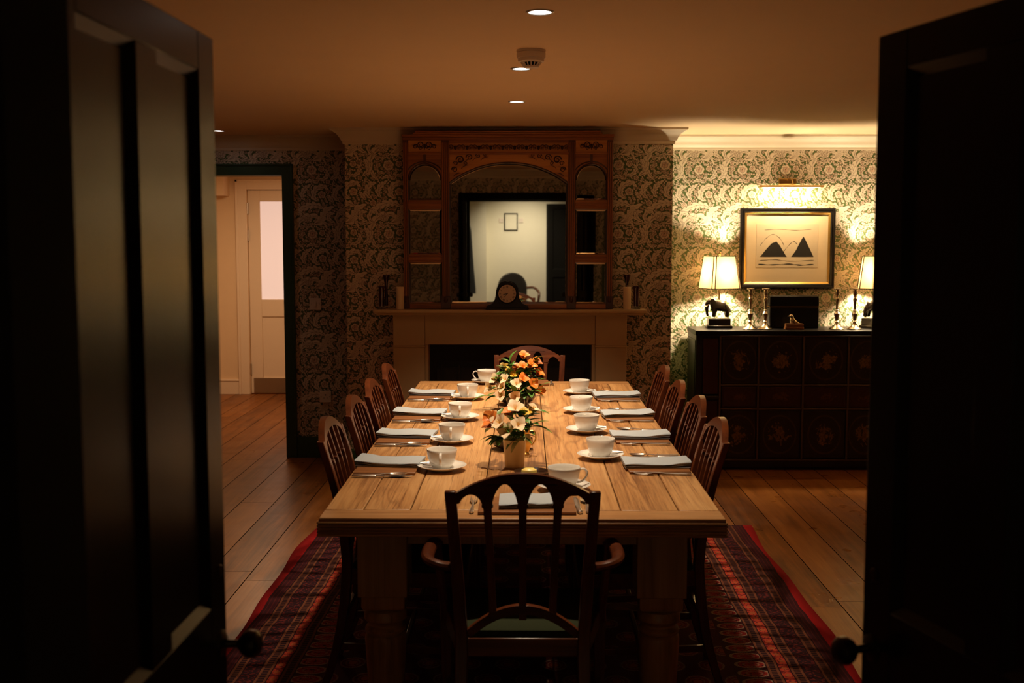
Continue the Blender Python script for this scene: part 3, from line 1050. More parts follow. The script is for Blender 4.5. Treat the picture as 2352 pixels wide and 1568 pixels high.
# ------------------------------------------------------------------ ceiling fittings
dl0 = None
for k, (x_, y_, lab) in enumerate(((.044, 3.714, 'lit round downlight over the table end by the near armchair'), (-.021, 4.929, 'lit round downlight half hidden behind the smoke detector'),
                                   (-.049, 6.106, 'lit round downlight in the ceiling just before the overmantel mirror'), (-2.067, 7.72, 'lit round downlight in the ceiling corner above the passage doorway'))):
    if dl0 is None:
        dl0 = thing('downlight', (x_, y_, CEIL), lab, 'ceiling light', 'recessed ceiling downlights')
        MB().lathe([(.036, -.001), (.037, -.004), (.044, -.004), (.046, -.0015), (.046, 0), (.036, 0)], n=32, caps=False).build('trim_ring', M['steel'], dl0)
        MB().lathe([(.0365, -.0012), (.030, -.0016), (.0005, -.0018)], n=32).build('lamp_lens', M['lens'], dl0)
    else:
        copy_thing(dl0, (x_, y_, CEIL), 0, lab)
    if k < 3:
        add_light('downlight_beam', 'SPOT', (x_, y_, CEIL - .012), SPOT_W[k], SPOT_COL, spot_size=R((80, 86, 94)[k]), spot_blend=1.0, shadow_soft_size=.03)
    else:
        add_light('downlight_beam', 'SPOT', (x_, y_, CEIL - .012), 5, SPOT_COL, spot_size=R(70), spot_blend=.8, shadow_soft_size=.03)

for y_, o_ in ((6.106, 'second'),):  # added fitting hidden by the door leaf, for more bounce light
    copy_thing(dl0, (-2.06, y_, CEIL), 0, 'added unseen downlight on the doorway side of the room, %s from the passage doorway' % o_)
    add_light('downlight_beam', 'SPOT', (-2.06, y_, CEIL - .012), SIDE_W, SPOT_COL, spot_size=R(84), spot_blend=1.0, shadow_soft_size=.03)

sd = thing('smoke_detector', (.019, 4.46, CEIL), 'round white smoke detector on the ceiling between two downlights', 'smoke detector')
MB().lathe([(.056, 0), (.056, -.008), (.053, -.009), (.053, -.011), (.056, -.012), (.055, -.030), (.051, -.031), (.050, -.044), (.038, -.046)], n=36).build('base', M['plate'], sd)
mb = MB()
for k in range(16):
    a = 2 * PI * k / 16
    ca, sa = math.cos(a), math.sin(a)
    mb.tube([(.040 * ca, .040 * sa, -.045), (.028 * ca, .028 * sa, -.062)], .0022, 6)
mb.lathe([(.030, -.060), (.029, -.066), (.001, -.067)], n=24)
mb.build('sensor_cage', M['plate'], sd)
MB().lathe([(.026, -.045), (.020, -.060)], n=20).build('chamber', M['black'], sd)

# ------------------------------------------------------------------ rug
mb = MB()
NX, NY = 40, 60
RX0, RX1, RY0, RY1 = -1.165, 1.215, 2.45, 6.18
rc = ((RX0 + RX1) / 2, (RY0 + RY1) / 2)
vs = []
for j in range(NY + 1):
    for i in range(NX + 1):
        y_ = lerp(RY0, RY1, j / NY)
        wv = .014 * math.sin(y_ * 3.1) + .008 * math.sin(y_ * 7.3 + 1)
        x_ = lerp(RX0 + wv, RX1 + wv * .8, i / NX)
        vs.append((x_ - rc[0], y_ - rc[1], .008 + .002 * math.sin(x_ * 5 + y_ * 4)))
fs = [(j * (NX + 1) + i, j * (NX + 1) + i + 1, (j + 1) * (NX + 1) + i + 1, (j + 1) * (NX + 1) + i) for j in range(NY) for i in range(NX)]
mb.add(vs, fs)
o = mb.build('rug', M['rug'], loc=(rc[0], rc[1], .0005), rot=(0, 0, R(-.6)))
sm = o.modifiers.new('pile', 'SOLIDIFY')
sm.thickness = .008
sm.offset = -1
tag(o, 'red and black knotted rug with striped borders under the dining table', 'rug')

# ------------------------------------------------------------------ dining table
TX0, TX1, TY0, TY1, TZ = -.612, .590, 3.283, 6.512, .76
tcx, tcy = (TX0 + TX1) / 2, (TY0 + TY1) / 2
tb = thing('dining_table', (tcx, tcy, 0), 'long pine farmhouse dining table with turned legs, laid for tea', 'table')
ax0, ax1, ay0, ay1 = TX0 - tcx, TX1 - tcx, TY0 - tcy, TY1 - tcy
mb = MB()
edges = [ax0, -.493 - tcx, -.35 - tcx, -.135 - tcx, .075 - tcx, .289 - tcx, .464 - tcx, ax1]
g = .0016
rngt = random.Random(3)
for a, b in zip(edges, edges[1:]):
    outer = a == ax0 or b == ax1
    y0 = ay0 + .105
    y1 = ay1 - .105
    mb.box(a + g, b - g, y0 + g, y1 - g, .704, .76 + (rngt.random() - .5) * .0012)
mb.m = 1
mb.box(ax0 + g, ax1 - g, ay0, ay0 + .105 - g, .704, .7597)
mb.box(ax0 + g, ax1 - g, ay1 - .105 + g, ay1, .704, .7597)
mb.build('tabletop', [M['table'], M['table_x']], tb, bevel=.0035)
# reeded edge under the top
mb = MB()
for k in range(5):
    z_ = .708 + k * .0092
    for (x0, y0, x1, y1) in ((ax0, ay0, ax1, ay0), (ax1, ay0, ax1, ay1), (ax1, ay1, ax0, ay1), (ax0, ay1, ax0, ay0)):
        mb.tube([(x0, y0, z_), (x1, y1, z_)], .0042, 8)
mb.build('reeded_edge', M['table_x'], tb)
mb = MB()
lx, ly = .425, 1.47
mb.box(-lx, lx, -ly - .03, -ly + .0, .650, .704).box(-lx, lx, ly, ly + .03, .650, .704).box(-lx - .03, -lx, -ly, ly, .60, .704).box(lx, lx + .03, -ly, ly, .60, .704)
mb.build('apron', M['table_leg'], tb, bevel=.003)
for sx in (-1, 1):
    for sy in (-1, 1):
        mb = MB()
        c_ = (sx * (lx - .002), sy * (ly - .067 + .06), 0)
        h = .075
        mb.box(c_[0] - h, c_[0] + h, c_[1] - h, c_[1] + h, .495, .704)
        mb.loft([[(c_[0] + a * s_, c_[1] + b * s_, z_) for a, b in ((-1, -1), (1, -1), (1, 1), (-1, 1))] for s_, z_ in ((.066, .497), (.066, .460), (.060, .450), (.04, .446))])
        mb.lathe([(.055, .452), (.048, .446), (.060, .440), (.066, .428), (.066, .412), (.058, .402), (.052, .398), (.052, .392), (.060, .386), (.064, .378), (.062, .370), (.056, .366), (.062, .360), (.064, .350), (.062, .30), (.056, .20), (.048, .11), (.044, .085), (.056, .078), (.058, .066), (.046, .058), (.040, .05), (.034, .02), (.034, .010)], c_, 32)
        mb.build('leg', M['table_leg'], tb, bevel=.002)

# ------------------------------------------------------------------ chairs
BY = [(0, -.295), (.12, -.25), (.28, -.215), (.45, -.200), (.60, -.212), (.75, -.242), (.90, -.288), (1.0, -.325)]


def make_chair(name, arms, label, loc, rz, cat, group=None):
    t_ = thing(name, loc, label, cat, group, rz)
    hs, hb = (.213, .190) if arms else (.205, .180)       # half widths at shoulder and seat
    th = .022
    HX = lambda z_: interp([(0, hb + .005), (.45, hb), (.89, hs)], z_)
    for sg in (-1, 1):
        rings = []
        for z_ in (0.001, .08, .16, .24, .32, .40, .46, .54, .62, .70, .78, .84, .886):
            w_ = interp([(0, .030), (.4, .036), (.89, .030)], z_)
            d_ = interp([(0, .028), (.4, .036), (.89, .024)], z_)
            xo = sg * HX(z_)
            xi = sg * (HX(z_) - w_)
            yb = interp(BY, z_)
            rings.append([(xo, yb - d_ / 2, z_), (xi, yb - d_ / 2, z_), (xi, yb + d_ / 2, z_), (xo, yb + d_ / 2, z_)])
        MB().loft(rings).build('back_post', M['mahogany'], t_, bevel=.003)
    lean = lambda p: (p[0], p[1] + interp(BY, p[2]), p[2])
    xi = hs - .029
    topz = .940
    outer = [(xi * math.sin(R(90 * k / 14)) if k < 14 else xi, .880 + (topz - .880) * math.cos(R(90 * k / 14)) ** 1.15) for k in range(-14, 15)] if False else \
            [(-xi + 2 * xi * k / 28, .880 + (topz - .880) * (1 - ((k - 14) / 14) ** 2)) for k in range(29)]
    sx_ = [-.097, 0, .097] if arms else [-.092, 0, .092]
    hw = .0125
    bays = [(-xi + .012, sx_[0] - hw), (sx_[0] + hw, sx_[1] - hw), (sx_[1] + hw, sx_[2] - hw), (sx_[2] + hw, xi - .012)]
    inner = [(-xi, .850), (-xi + .010, .850)]
    for q, (a, b) in enumerate(bays):
        m_ = (a + b) / 2
        arch_top = .880 + (topz - .880) * (1 - (m_ / xi) ** 2) - .027
        zl, zr = ((.853, .845) if q == 0 else (.845, .845) if q < 3 else (.845, .853))
        for k in range(11):
            u_ = k / 10
            x_ = lerp(a, b, u_)
            base = lerp(zl, zr, u_)
            inner.append((x_, base + (arch_top - base) * math.sin(PI * u_) ** .68))
    if not arms:
        inner = [(-xi, .835), (-xi + .012, .835)] + [(-(xi - .012) * math.cos(PI * k / 24), .838 + (topz - .034 - .838) * math.sin(PI * k / 24) ** .8) for k in range(1, 24)] + [(xi - .012, .835), (xi, .835)]
    else:
        inner += [(xi - .010, .850), (xi, .850)]
    MB().prism(outer + inner[::-1], -th / 2, th / 2, fn=lean).build('crest_rail', M['mahogany_x'], t_, bevel=.003)
    for s_ in (sx_ if arms else (-.108, -.037, .037, .108)):
        rings = []
        if arms:
            sta = ((.50, .011), (.55, .0105), (.65, .010), (.75, .0105), (.835, .0115), (.838, .016), (.846, .016), (.849, .012), (.872, .0125))
        else:
            zt_ = .838 + (topz - .034 - .838) * math.sqrt(max(.1, 1 - (s_ / (xi - .012)) ** 2)) + .006
            sta = ((.50, .0075), (.60, .007), (.70, .007), (.795, .007), (.798, .0105), (.806, .0105), (.809, .007), (.85, .0075), (zt_, .010))
        for z_, ww in sta:
            x_ = s_ * interp([(.5, .86), (.85, 1.0)], z_)
            yb = interp(BY, z_)
            rings.append([(x_ - ww, yb - .008, z_), (x_ + ww, yb - .008, z_), (x_ + ww, yb + .008, z_), (x_ - ww, yb + .008, z_)])
        MB().loft(rings).build('splat', M['mahogany'], t_, bevel=.002)
    wb = hb - .03
    low = [(-wb + 2 * wb * k / 20, .468 + .077 * (1 - ((k - 10) / 10) ** 2)) for k in range(21)] + [(wb - .012 - (2 * wb - .024) * k / 20, .448 + .070 * (1 - ((k - 10) / 10) ** 2)) for k in range(21)]
    MB().prism(low, -th / 2, th / 2, fn=lean).build('lower_rail', M['mahogany_x'], t_, bevel=.003)
    fwd, fhw = .215, (.265 if arms else .235)
    fr = [(-hb + .004, -.190), (hb - .004, -.190), (fhw, fwd), (-fhw, fwd)]
    MB().prism(fr, .385, .440, 'XY').build('seat_frame', M['mahogany_x'], t_, bevel=.004)
    rings = []
    for s_, z_ in ((.94, .438), (.965, .448), (.95, .460), (.85, .470), (.6, .477), (.2, .480)):
        ring = []
        for (a, b), (c2, d2) in zip(fr, fr[1:] + fr[:1]):
            for k in range(6):
                u_ = k / 6
                ring.append((lerp(a, c2, u_) * s_, .012 + (lerp(b, d2, u_) - .012) * s_, z_))
        rings.append(ring)
    MB().loft(rings).build('seat_cushion', M['greenseat'], t_)
    for sg in (-1, 1):
        rings = []
        for z_, s_ in ((.001, .013), (.2, .016), (.44, .021)):
            rings.append([(sg * (fhw - .022) + a * s_, fwd - .022 + b * s_, z_) for a, b in ((-1, -1), (1, -1), (1, 1), (-1, 1))])
        MB().loft(rings).build('leg', M['mahogany'], t_, bevel=.002)
        MB().loft([[(sg * (hb - .012) + a * .007, -.232, .165 + b * .012) for a, b in ((-1, -1), (1, -1), (1, 1), (-1, 1))], [(sg * (fhw - .022) + a * .007, fwd - .022, .165 + b * .012) for a, b in ((-1, -1), (1, -1), (1, 1), (-1, 1))]]).build('stretcher', M['mahogany'], t_, bevel=.002)
    xm = (hb + fhw) / 2 - .018
    MB().box(-xm, xm, -.012, .002, .155, .178).build('stretcher', M['mahogany_x'], t_, bevel=.002)
    MB().box(-hb + .02, hb - .02, -.232, -.218, .235, .262).build('stretcher', M['mahogany_x'], t_, bevel=.002)
    if arms:
        for sg in (-1, 1):
            pts = cat_rom([(sg * .206, -.212, .655), (sg * .235, -.222, .663), (sg * .262, -.20, .668), (sg * .272, -.15, .670), (sg * .270, -.06, .671), (sg * .262, .0, .668), (sg * .256, .02, .660)], 5)
            MB().tube(pts, [(.019, .013)] * len(pts), 10).build('armrest', M['mahogany_x'], t_)
            pts = cat_rom([(sg * .258, .006, .662), (sg * .252, .0, .60), (sg * .245, .02, .52), (sg * .240, .06, .45), (sg * .242, .08, .40)], 5)
            MB().tube(pts, [(.013, .017)] * len(pts), 10).build('arm_support', M['mahogany'], t_)
    return t_


carver = make_chair('armchair', True, 'mahogany arch-back armchair seen from behind at the near end of the table', (-.008, 3.33, .009), 0, 'chair')
copy_thing(carver, (.022, 6.47, 0), PI, 'mahogany arch-back armchair at the far end of the table before the fireplace')
ORD = ['first', 'second', 'third', 'fourth']
chl = None
for k in range(4):
    for sd_, side in ((-1, 'doorway'), (1, 'sideboard')):
        yy = ((3.99, 4.55, 5.09, 5.72), (3.985, 4.55, 5.06, 5.65))[sd_ > 0][k]
        xx_ = ((-.412, -.406, -.406, -.411), (.392, .405, .394, .40))[sd_ > 0][k]
        lab = 'mahogany arch-back dining chair on the %s side of the table, %s from the near armchair' % (side, ORD[k])
        if chl is None:
            chl = make_chair('dining_chair', False, lab, (xx_, yy, .009), -PI / 2, 'chair', 'arch-back chairs along the table')
        else:
            copy_thing(chl, (xx_, yy, .009), -PI / 2 if sd_ < 0 else PI / 2, lab)

# ------------------------------------------------------------------ tableware
ZT = TZ + .0012


def cup_mesh(hand):
    mb = MB()
    prof = [(.0005, .003), (.026, .003), (.026, 0), (.030, 0), (.031, .004), (.037, .010), (.044, .022), (.0495, .040), (.053, .058), (.0545, .068), (.0535, .0695), (.052, .068), (.0505, .058), (.047, .040), (.041, .022), (.033, .010), (.0005, .007)]
    mb.lathe(prof, n=40)
    return mb


def make_cup(loc, rz, label):
    c = thing('teacup', loc, label, 'cup', 'white teacups on the table', rz)
    cup_mesh(0).build('cup_body', M['china'], c, angle=60)
    pts = cat_rom([(.0505, 0, .058), (.062, 0, .062), (.073, 0, .057), (.077, 0, .044), (.070, 0, .030), (.058, 0, .020), (.042, 0, .017)], 5)
    MB().tube(pts, [(.0052, .0034)] * len(pts), 10).build('handle', M['china'], c)
    return c


def make_saucer(loc, label):
    mb = MB().lathe([(.0005, .003), (.030, .003), (.031, 0), (.036, 0), (.038, .004), (.055, .007), (.072, .0125), (.086, .019), (.0875, .0205), (.086, .0212), (.071, .0152), (.055, .0102), (.034, .0072), (.031, .0056), (.0005, .0056)], n=48)
    return tag(mb.build('saucer', M['china'], loc=loc, angle=60), label, 'saucer', 'white saucers on the table')


def strip(mb, sta, n=8):
    """sta: (along, half width, centre height, half thickness, sideways)"""
    rings = []
    for s_ in sta:
        x_, w_, z_, h_ = s_[:4]
        y_ = s_[4] if len(s_) > 4 else 0
        rings.append([(x_, y_ + w_ * math.cos(2 * PI * k / n), z_ + h_ * math.sin(2 * PI * k / n)) for k in range(n)])
    mb.loft(rings)


HANDLE = [(0, .003, .004, .003), (.004, .007, .004, .0035), (.02, .0075, .004, .003), (.05, .006, .004, .003), (.09, .0042, .005, .0026)]


def fork_mesh():
    mb = MB()
    strip(mb, HANDLE + [(.115, .0035, .0075, .0022), (.130, .006, .0075, .0016), (.142, .0115, .006, .0014), (.155, .0120, .004, .0013)])
    for k in range(4):
        o = (k - 1.5) * .0066
        strip(mb, [(.153, .0022, .004, .0012, o), (.170, .0020, .0025, .0012, o), (.190, .0016, .0045, .0011, o), (.200, .0006, .0075, .0006, o)], 6)
    return mb


def spoon_mesh(k=1.0):
    mb = MB()
    strip(mb, HANDLE + [(.118, .0034, .0085, .0024), (.130, .0045, .008, .002)])
    bowl = []
    top = []
    for i in range(11):
        u_ = i / 10
        x_ = .127 + .062 * u_
        w_ = .019 * math.sin(PI * (u_ * .9 + .08)) ** .6
        zr = .008 + .002 * u_
        ring = []
        for q in range(9):
            a = -1 + 2 * q / 8
            ring.append((x_, a * w_, zr - .007 * (1 - a * a) * math.sin(PI * min(1, u_ + .02)) ** .6))
        bowl.append(ring)
    n_ = 9
    vs = [p for r in bowl for p in r]
    vs2 = [(p[0], p[1], p[2] - .0012) for p in vs]
    fs = []
    for i in range(10):
        for q in range(n_ - 1):
            f = (i * n_ + q, i * n_ + q + 1, (i + 1) * n_ + q + 1, (i + 1) * n_ + q)
            fs.append(f)
            fs.append(tuple(99 + x_ for x_ in reversed(f)))
    loop = [q for q in range(9)] + [i * 9 + 8 for i in range(1, 11)] + [90 + q for q in range(7, -1, -1)] + [i * 9 for i in range(9, 0, -1)]
    for a, b in zip(loop, loop[1:] + loop[:1]): fs.append((a, b, 99 + b, 99 + a))
    mb.add(vs + vs2, fs)
    if k != 1.0: mb.xf(Matrix.Scale(k, 4))
    return mb


def knife_mesh():
    mb = MB()
    strip(mb, [(0, .004, .005, .004), (.004, .008, .005, .005), (.04, .0085, .005, .005), (.078, .007, .005, .0045), (.082, .006, .005, .004)])
    strip(mb, [(.080, .0065, .004, .0012), (.10, .0085, .004, .001), (.16, .0095, .004, .0009), (.195, .007, .004, .0008), (.208, .001, .004, .0006)])
    return mb


proto = {}


def cutlery(kind, mesh, loc, rz, label, cat, group, rx=0.0):
    if kind not in proto:
        proto[kind] = mesh().build(kind, M['silver'], angle=50)
        o = proto[kind]
    else:
        o = proto[kind].copy()
        COL.objects.link(o)
    o.location = loc
    o.rotation_euler = (0, rx, rz)
    return tag(o, label, cat, group)


def napkin(loc, rz, label, seed, L=.235, Wd=.142):
    rg = random.Random(seed)
    mb = MB()
    # three folded layers, each a slab with rounded long edges, rising at one end
    ph = rg.random() * 6
    for lay, (z0, hh, sx, sy) in enumerate(((0, .0045, .985, .97), (.0042, .0045, .98, .985), (.0083, .0085, 1.0, 1.0))):
        rings = []
        for i in range(25):
            u_ = i / 24
            x_ = (u_ - .5) * L * sx
            lift = .010 * max(0, u_ - .72) / .28 * (.6 if lay else 0) + .0005 * math.sin(u_ * 7 + ph) * lay
            off = .0025 * math.sin(u_ * 4 + ph)
            wd = Wd * sy * (1 - .10 * u_)
            ring = []
            for k in range(20):
                a = 2 * PI * k / 20
                yy_ = math.copysign(abs(math.cos(a)) ** .35, math.cos(a)) * wd / 2
                zz_ = math.copysign(abs(math.sin(a)) ** .6, math.sin(a)) * hh / 2
                wav = .0012 * math.sin(a * 2 + u_ * 9 + ph) * lay
                ring.append((x_, yy_ + off, z0 + hh / 2 + zz_ + lift + max(0, wav)))
            rings.append(ring)
        mb.loft(rings)
    return tag(mb.build('napkin', M['napkin'], loc=loc, rot=(0, 0, rz), angle=60), label, 'napkin', 'folded blue-grey napkins')


mat0 = None
PLACES = []
for k in range(4):
    PLACES.append((-1, k, (4.02, 4.61, 5.19, 5.86)[k], (-.297, (3.975, 4.52, 5.105, 5.765)[k])))
    PLACES.append((1, k, (4.05, 4.63, 5.20, 5.83)[k], ((.279, .257, .262, .283)[k], (4.195, 4.765, 5.32, 5.95)[k])))
teacup0 = None
for sd_, k, my, (sx, sy) in PLACES:
    side = 'doorway' if sd_ < 0 else 'sideboard'
    where = '%s side of table, %s place from the near armchair' % (side, ORD[k])
    ex = (TX0 + .008 if sd_ < 0 else TX1 - .008)
    mx = ex - sd_ * .112
    lab = 'brown wooden placemat, ' + where
    if mat0 is None:
        mat0 = tag(MB().box(-.108, .108, -.130, .130, 0, .0085).build('placemat', M['mat'], loc=(mx, my, ZT), bevel=.002), lab, 'placemat', 'wooden placemats')
    else:
        o = mat0.copy()
        COL.objects.link(o)
        o.location = (mx, my, ZT)
        o['label'] = lab
    rg = random.Random(k * 2 + sd_)
    napkin((mx - sd_ * .004, my + (.025 if sd_ < 0 else -.015), ZT + .009), (PI if sd_ < 0 else 0) + R(rg.uniform(-3, 3) + (4 if sd_ > 0 else -3)), 'folded blue-grey linen napkin, ' + where, k * 7 + sd_)
    hx = ex - sd_ * .006
    dr = 0 if sd_ < 0 else PI
    ry = -sd_      # diner's right lies towards -Y on the doorway side
    right = -1 if sd_ < 0 else 1
    # knife and spoon on the diner's right, fork on the left
    cutlery('spoon', spoon_mesh, (hx, my + right * (.150 if sd_ < 0 else .190), ZT + .001), dr + R(rg.uniform(-2, 2)), 'silver dessert spoon, ' + where, 'spoon', 'dessert spoons')
    cutlery('knife', knife_mesh, (hx, my + right * (.172 if sd_ < 0 else .160), ZT + .001), dr + R(rg.uniform(-2, 2)), 'silver table knife, ' + where, 'knife', 'table knives')
    cutlery('fork', fork_mesh, (hx, my - right * .147, ZT + .001), dr + R(rg.uniform(-2, 2)), 'silver fork, ' + where, 'fork', 'table forks')
    make_saucer((sx, sy, ZT), 'white saucer under a teacup, ' + where)
    lab = 'white teacup on saucer, ' + where
    rot = R(-90 + rg.uniform(-6, 6)) if sd_ < 0 else R(95 + rg.uniform(-6, 6))
    if teacup0 is None:
        teacup0 = make_cup((sx, sy, ZT + .0074), rot, lab)
    else:
        copy_thing(teacup0, (sx, sy, ZT + .0074), rot, lab)
    cutlery('teaspoon', lambda: spoon_mesh(.62), (sx + sd_ * .088, sy + .016, ZT + .0205), (R(27) if sd_ < 0 else R(180 - 27)), 'small silver teaspoon on saucer, ' + where, 'teaspoon', 'teaspoons on saucers', rx=R(3.5))

# near end place
where = 'near end of table behind the armchair back'
o = mat0.copy(); COL.objects.link(o)
o.location = (.004, 3.425, ZT); o.rotation_euler = (0, 0, 0); o.scale = (1.36, .78, 1)
o['label'] = 'brown wooden placemat, ' + where
napkin((.012, 3.432, ZT + .009), R(0), 'folded blue-grey napkin, ' + where, 77, .185, .15)
cutlery('fork', fork_mesh, (-.162, 3.335, ZT), R(90), 'silver fork standing out beside the placemat, ' + where, 'fork', 'table forks')
cutlery('knife', knife_mesh, (.163, 3.335, ZT), R(92), 'silver table knife, ' + where, 'knife', 'table knives')
cutlery('spoon', spoon_mesh, (.188, 3.338, ZT), R(90), 'silver dessert spoon, ' + where, 'spoon', 'dessert spoons')
make_saucer((.125, 3.66, ZT), 'white saucer under a teacup, ' + where)
copy_thing(teacup0, (.125, 3.66, ZT + .0074), R(8), 'white teacup with handle towards the sideboard, ' + where)
# far end place
where = 'far end of table by the fireplace'
make_saucer((-.222, 6.40, ZT), 'white saucer under a teacup, ' + where)
copy_thing(teacup0, (-.222, 6.40, ZT + .0074), R(180), 'white teacup with handle towards the doorway, ' + where)
o = mat0.copy(); COL.objects.link(o)
o.location = (.02, 6.40, ZT); o.scale = (1.0, .75, 1)
o['label'] = 'brown wooden placemat, ' + where
cutlery('fork', fork_mesh, (.146, 6.50, ZT), R(-90), 'silver fork, ' + where, 'fork', 'table forks')

# ------------------------------------------------------------------ vases, flowers and bowls


def petal_set(mb, c, d, size, npet=6, open_=.9, rng=random):
    """a funnel of curved petals around direction d, base at c"""
    d = Vector(d).normalized()
    u = d.orthogonal().normalized()
    v = d.cross(u)
    for k in range(npet):
        a = 2 * PI * k / npet + rng.uniform(-.12, .12)
        out = u * math.cos(a) + v * math.sin(a)
        side = d.cross(out)
        big = 1.0 if k % 2 else .86
        vs = []
        for i in range(6):
            t_ = i / 5
            L = size * big
            along = d * (L * (t_ - .33 * open_ * t_ ** 2.6)) + out * (L * open_ * (.10 * t_ + .62 * t_ ** 2))
            wd = L * (.34 if k % 2 else .24) * (.22 + math.sin(PI * min(.93, t_ * .80 + .08)) ** 1.1)
            if i == 5: wd *= .45
            for q in (-1, -.4, .4, 1):
                cup = -out * (.12 * L * (q * q) * -1 * (1 - t_ * .7))
                vs.append(Vector(c) + along + side * (wd * q) - cup * .6 + d * (.02 * L * math.sin(q * 5 + k)))
        fs = [(i * 4 + q, i * 4 + q + 1, (i + 1) * 4 + q + 1, (i + 1) * 4 + q) for i in range(5) for q in range(3)]
        mb.add(vs, fs)


def leaf_blade(mb, base, tip, wd, droop=.2):
    base, tip = Vector(base), Vector(tip)
    d = tip - base
    side = d.cross(Vector((0, 0, 1)))
    if side.length < 1e-5: side = Vector((1, 0, 0))
    side.normalize()
    up = side.cross(d).normalized()
    vs = []
    for i in range(7):
        t_ = i / 6
        w_ = wd * math.sin(PI * min(.97, t_ * .93 + .05)) ** .85
        p = base + d * t_ + up * (droop * d.length * (math.sin(PI * t_) * .5 - .3 * t_ * t_))
        vs += [p - side * w_ + up * w_ * .25, p, p + side * w_ + up * w_ * .25]
    mb.add(vs, [(i * 3 + q, i * 3 + q + 1, (i + 1) * 3 + q + 1, (i + 1) * 3 + q) for i in range(6) for q in range(2)])


def flower(base, head, mat, size, label, group, leaves, rng, lmat='leafg', neck=None):
    """one cut stem standing in a vase; parts: bloom, leaves"""
    base, head = Vector(base), Vector(head)
    root = thing('alstroemeria', base, label, 'flower', group)
    h = head - base
    neck = Vector(neck) - base if neck else h * .5 + Vector((0, 0, .01))
    MB().tube(cat_rom([(0, 0, 0), neck, h], 6), .0016, 6).build('stem', M['leafg'], root)
    d = (h - neck).normalized() + Vector((0, -.45, .1))
    b = MB()
    petal_set(b, h - d.normalized() * size * .2, d, size, 6, .95, rng)
    b.build('bloom', mat, root, angle=80)
    s = MB()
    dn = d.normalized()
    for k in range(5):
        a = 2 * PI * k / 5
        o_ = dn.orthogonal().normalized()
        o_ = Matrix.Rotation(a, 3, dn) @ o_
        s.tube([h, h + dn * size * .5 + o_ * size * .12], .0007, 4)
    s.build('stamens', M['yellow_petal'], root)
    lf = MB()
    for k in range(leaves):
        a = rng.uniform(0, 2 * PI)
        t_ = rng.uniform(.45, .95)
        p = neck.lerp(h, t_)
        L = rng.uniform(.06, .10)
        leaf_blade(lf, p, p + Vector((math.cos(a) * L * .8, math.sin(a) * L * .7, rng.uniform(-.3, .7) * L)), rng.uniform(.012, .018))
    if leaves: lf.build('leaves', M[lmat], root, angle=80)
    return root


vz = TZ + .001
# near vase
va = (-.040, 4.035)
mb = MB().lathe([(.001, .003), (.031, .003), (.0315, 0), (.0335, 0), (.034, .004), (.036, .03), (.0395, .075), (.0415, .099), (.043, .101), (.0425, .103), (.040, .101), (.036, .07), (.033, .02), (.001, .008)], n=40)
tag(mb.build('vase', M['cream_vase'], loc=(va[0], va[1], vz), angle=50), 'cream tapered vase of flowers on the table, nearer the near armchair', 'vase')
rng = random.Random(5)


def near_pt(px_, py_, dy):
    k = (va[1] + dy) / 4.05 / 645
    return ((px_ - 1208) * k, va[1] + dy, .86 + (1008 - py_) / 645)


GN = 'flowers in the cream vase'
for px_, py_, dy, m_, s_, nl, lab in ((1184, 938, -.01, 'cream_petal', .040, 2, 'topmost cream alstroemeria in the cream vase'), (1131, 962, -.01, 'flame_petal', .042, 2, 'red-orange alstroemeria leaning out to the doorway side of the cream vase'),
                                      (1129, 976, .02, 'flame_petal', .036, 1, 'lower flame-orange alstroemeria on the doorway side of the cream vase'), (1149, 966, -.04, 'cream_petal', .040, 2, 'cream alstroemeria beside the flame-orange ones in the cream vase'),
                                      (1167, 985, -.045, 'cream_petal', .040, 2, 'low peach-cream alstroemeria over the rim of the cream vase'), (1200, 952, .01, 'yellow_petal', .038, 3, 'yellow alstroemeria in the cream vase'),
                                      (1172, 952, .02, 'orange_petal', .038, 2, 'orange alstroemeria at the middle of the cream vase bunch'), (1222, 944, .03, 'cream_petal', .034, 4, 'cream alstroemeria behind dark leaves on the sideboard side of the cream vase'),
                                      (1190, 970, -.05, 'cream_petal', .036, 3, 'peach-cream alstroemeria at the front of the cream vase')):
    flower((va[0] + rng.uniform(-.014, .014), va[1] + rng.uniform(-.014, .014), vz + .012), near_pt(px_, py_, dy), M[m_], s_ * 1.28, lab, GN, nl + 2, rng, neck=(va[0] + rng.uniform(-.02, .02), va[1] + rng.uniform(-.02, .02), vz + .102))
for q, (px_, py_, lab, lm) in enumerate(((1222, 965, 'dark green leafy sprig on the sideboard side of the cream vase', 'leafg'), (1200, 1000, 'cream-edged leaf sprig spilling over the front of the cream vase', 'leafp'), (1150, 1000, 'dark green leaf sprig at the rim of the cream vase', 'leafg'))):
    h_ = near_pt(px_, py_, -.03 if q else .0)
    rt_ = thing('leaf_sprig', (va[0], va[1], vz + .012), lab, 'foliage', GN)
    hh = Vector(h_) - rt_.location
    MB().tube(cat_rom([(.005 * q, .005, 0), (.01 * (1 - q), -.008 * q, .092), hh], 6), .0015, 6).build('stem', M['leafg'], rt_)
    for k in range(8 if q != 1 else 7):
        a = rng.uniform(0, 2 * PI)
        L = rng.uniform(.05, .08)
        p = Vector((hh.x * .6, hh.y * .6, .1)).lerp(hh, rng.uniform(.2, 1))
        tip = p + Vector((math.cos(a) * L * .8 + (.03, .0, -.02)[q], -abs(math.sin(a)) * L * .6, rng.uniform((-.2, -.7, -.5)[q], (.7, .2, .2)[q]) * L))
        leaf_blade(MB() if False else (lfm := MB()), p, tip, rng.uniform(.010, .015))
        lfm.build('leaf', M[lm] if k % 2 or q != 1 else M['leafg'], rt_, angle=80)
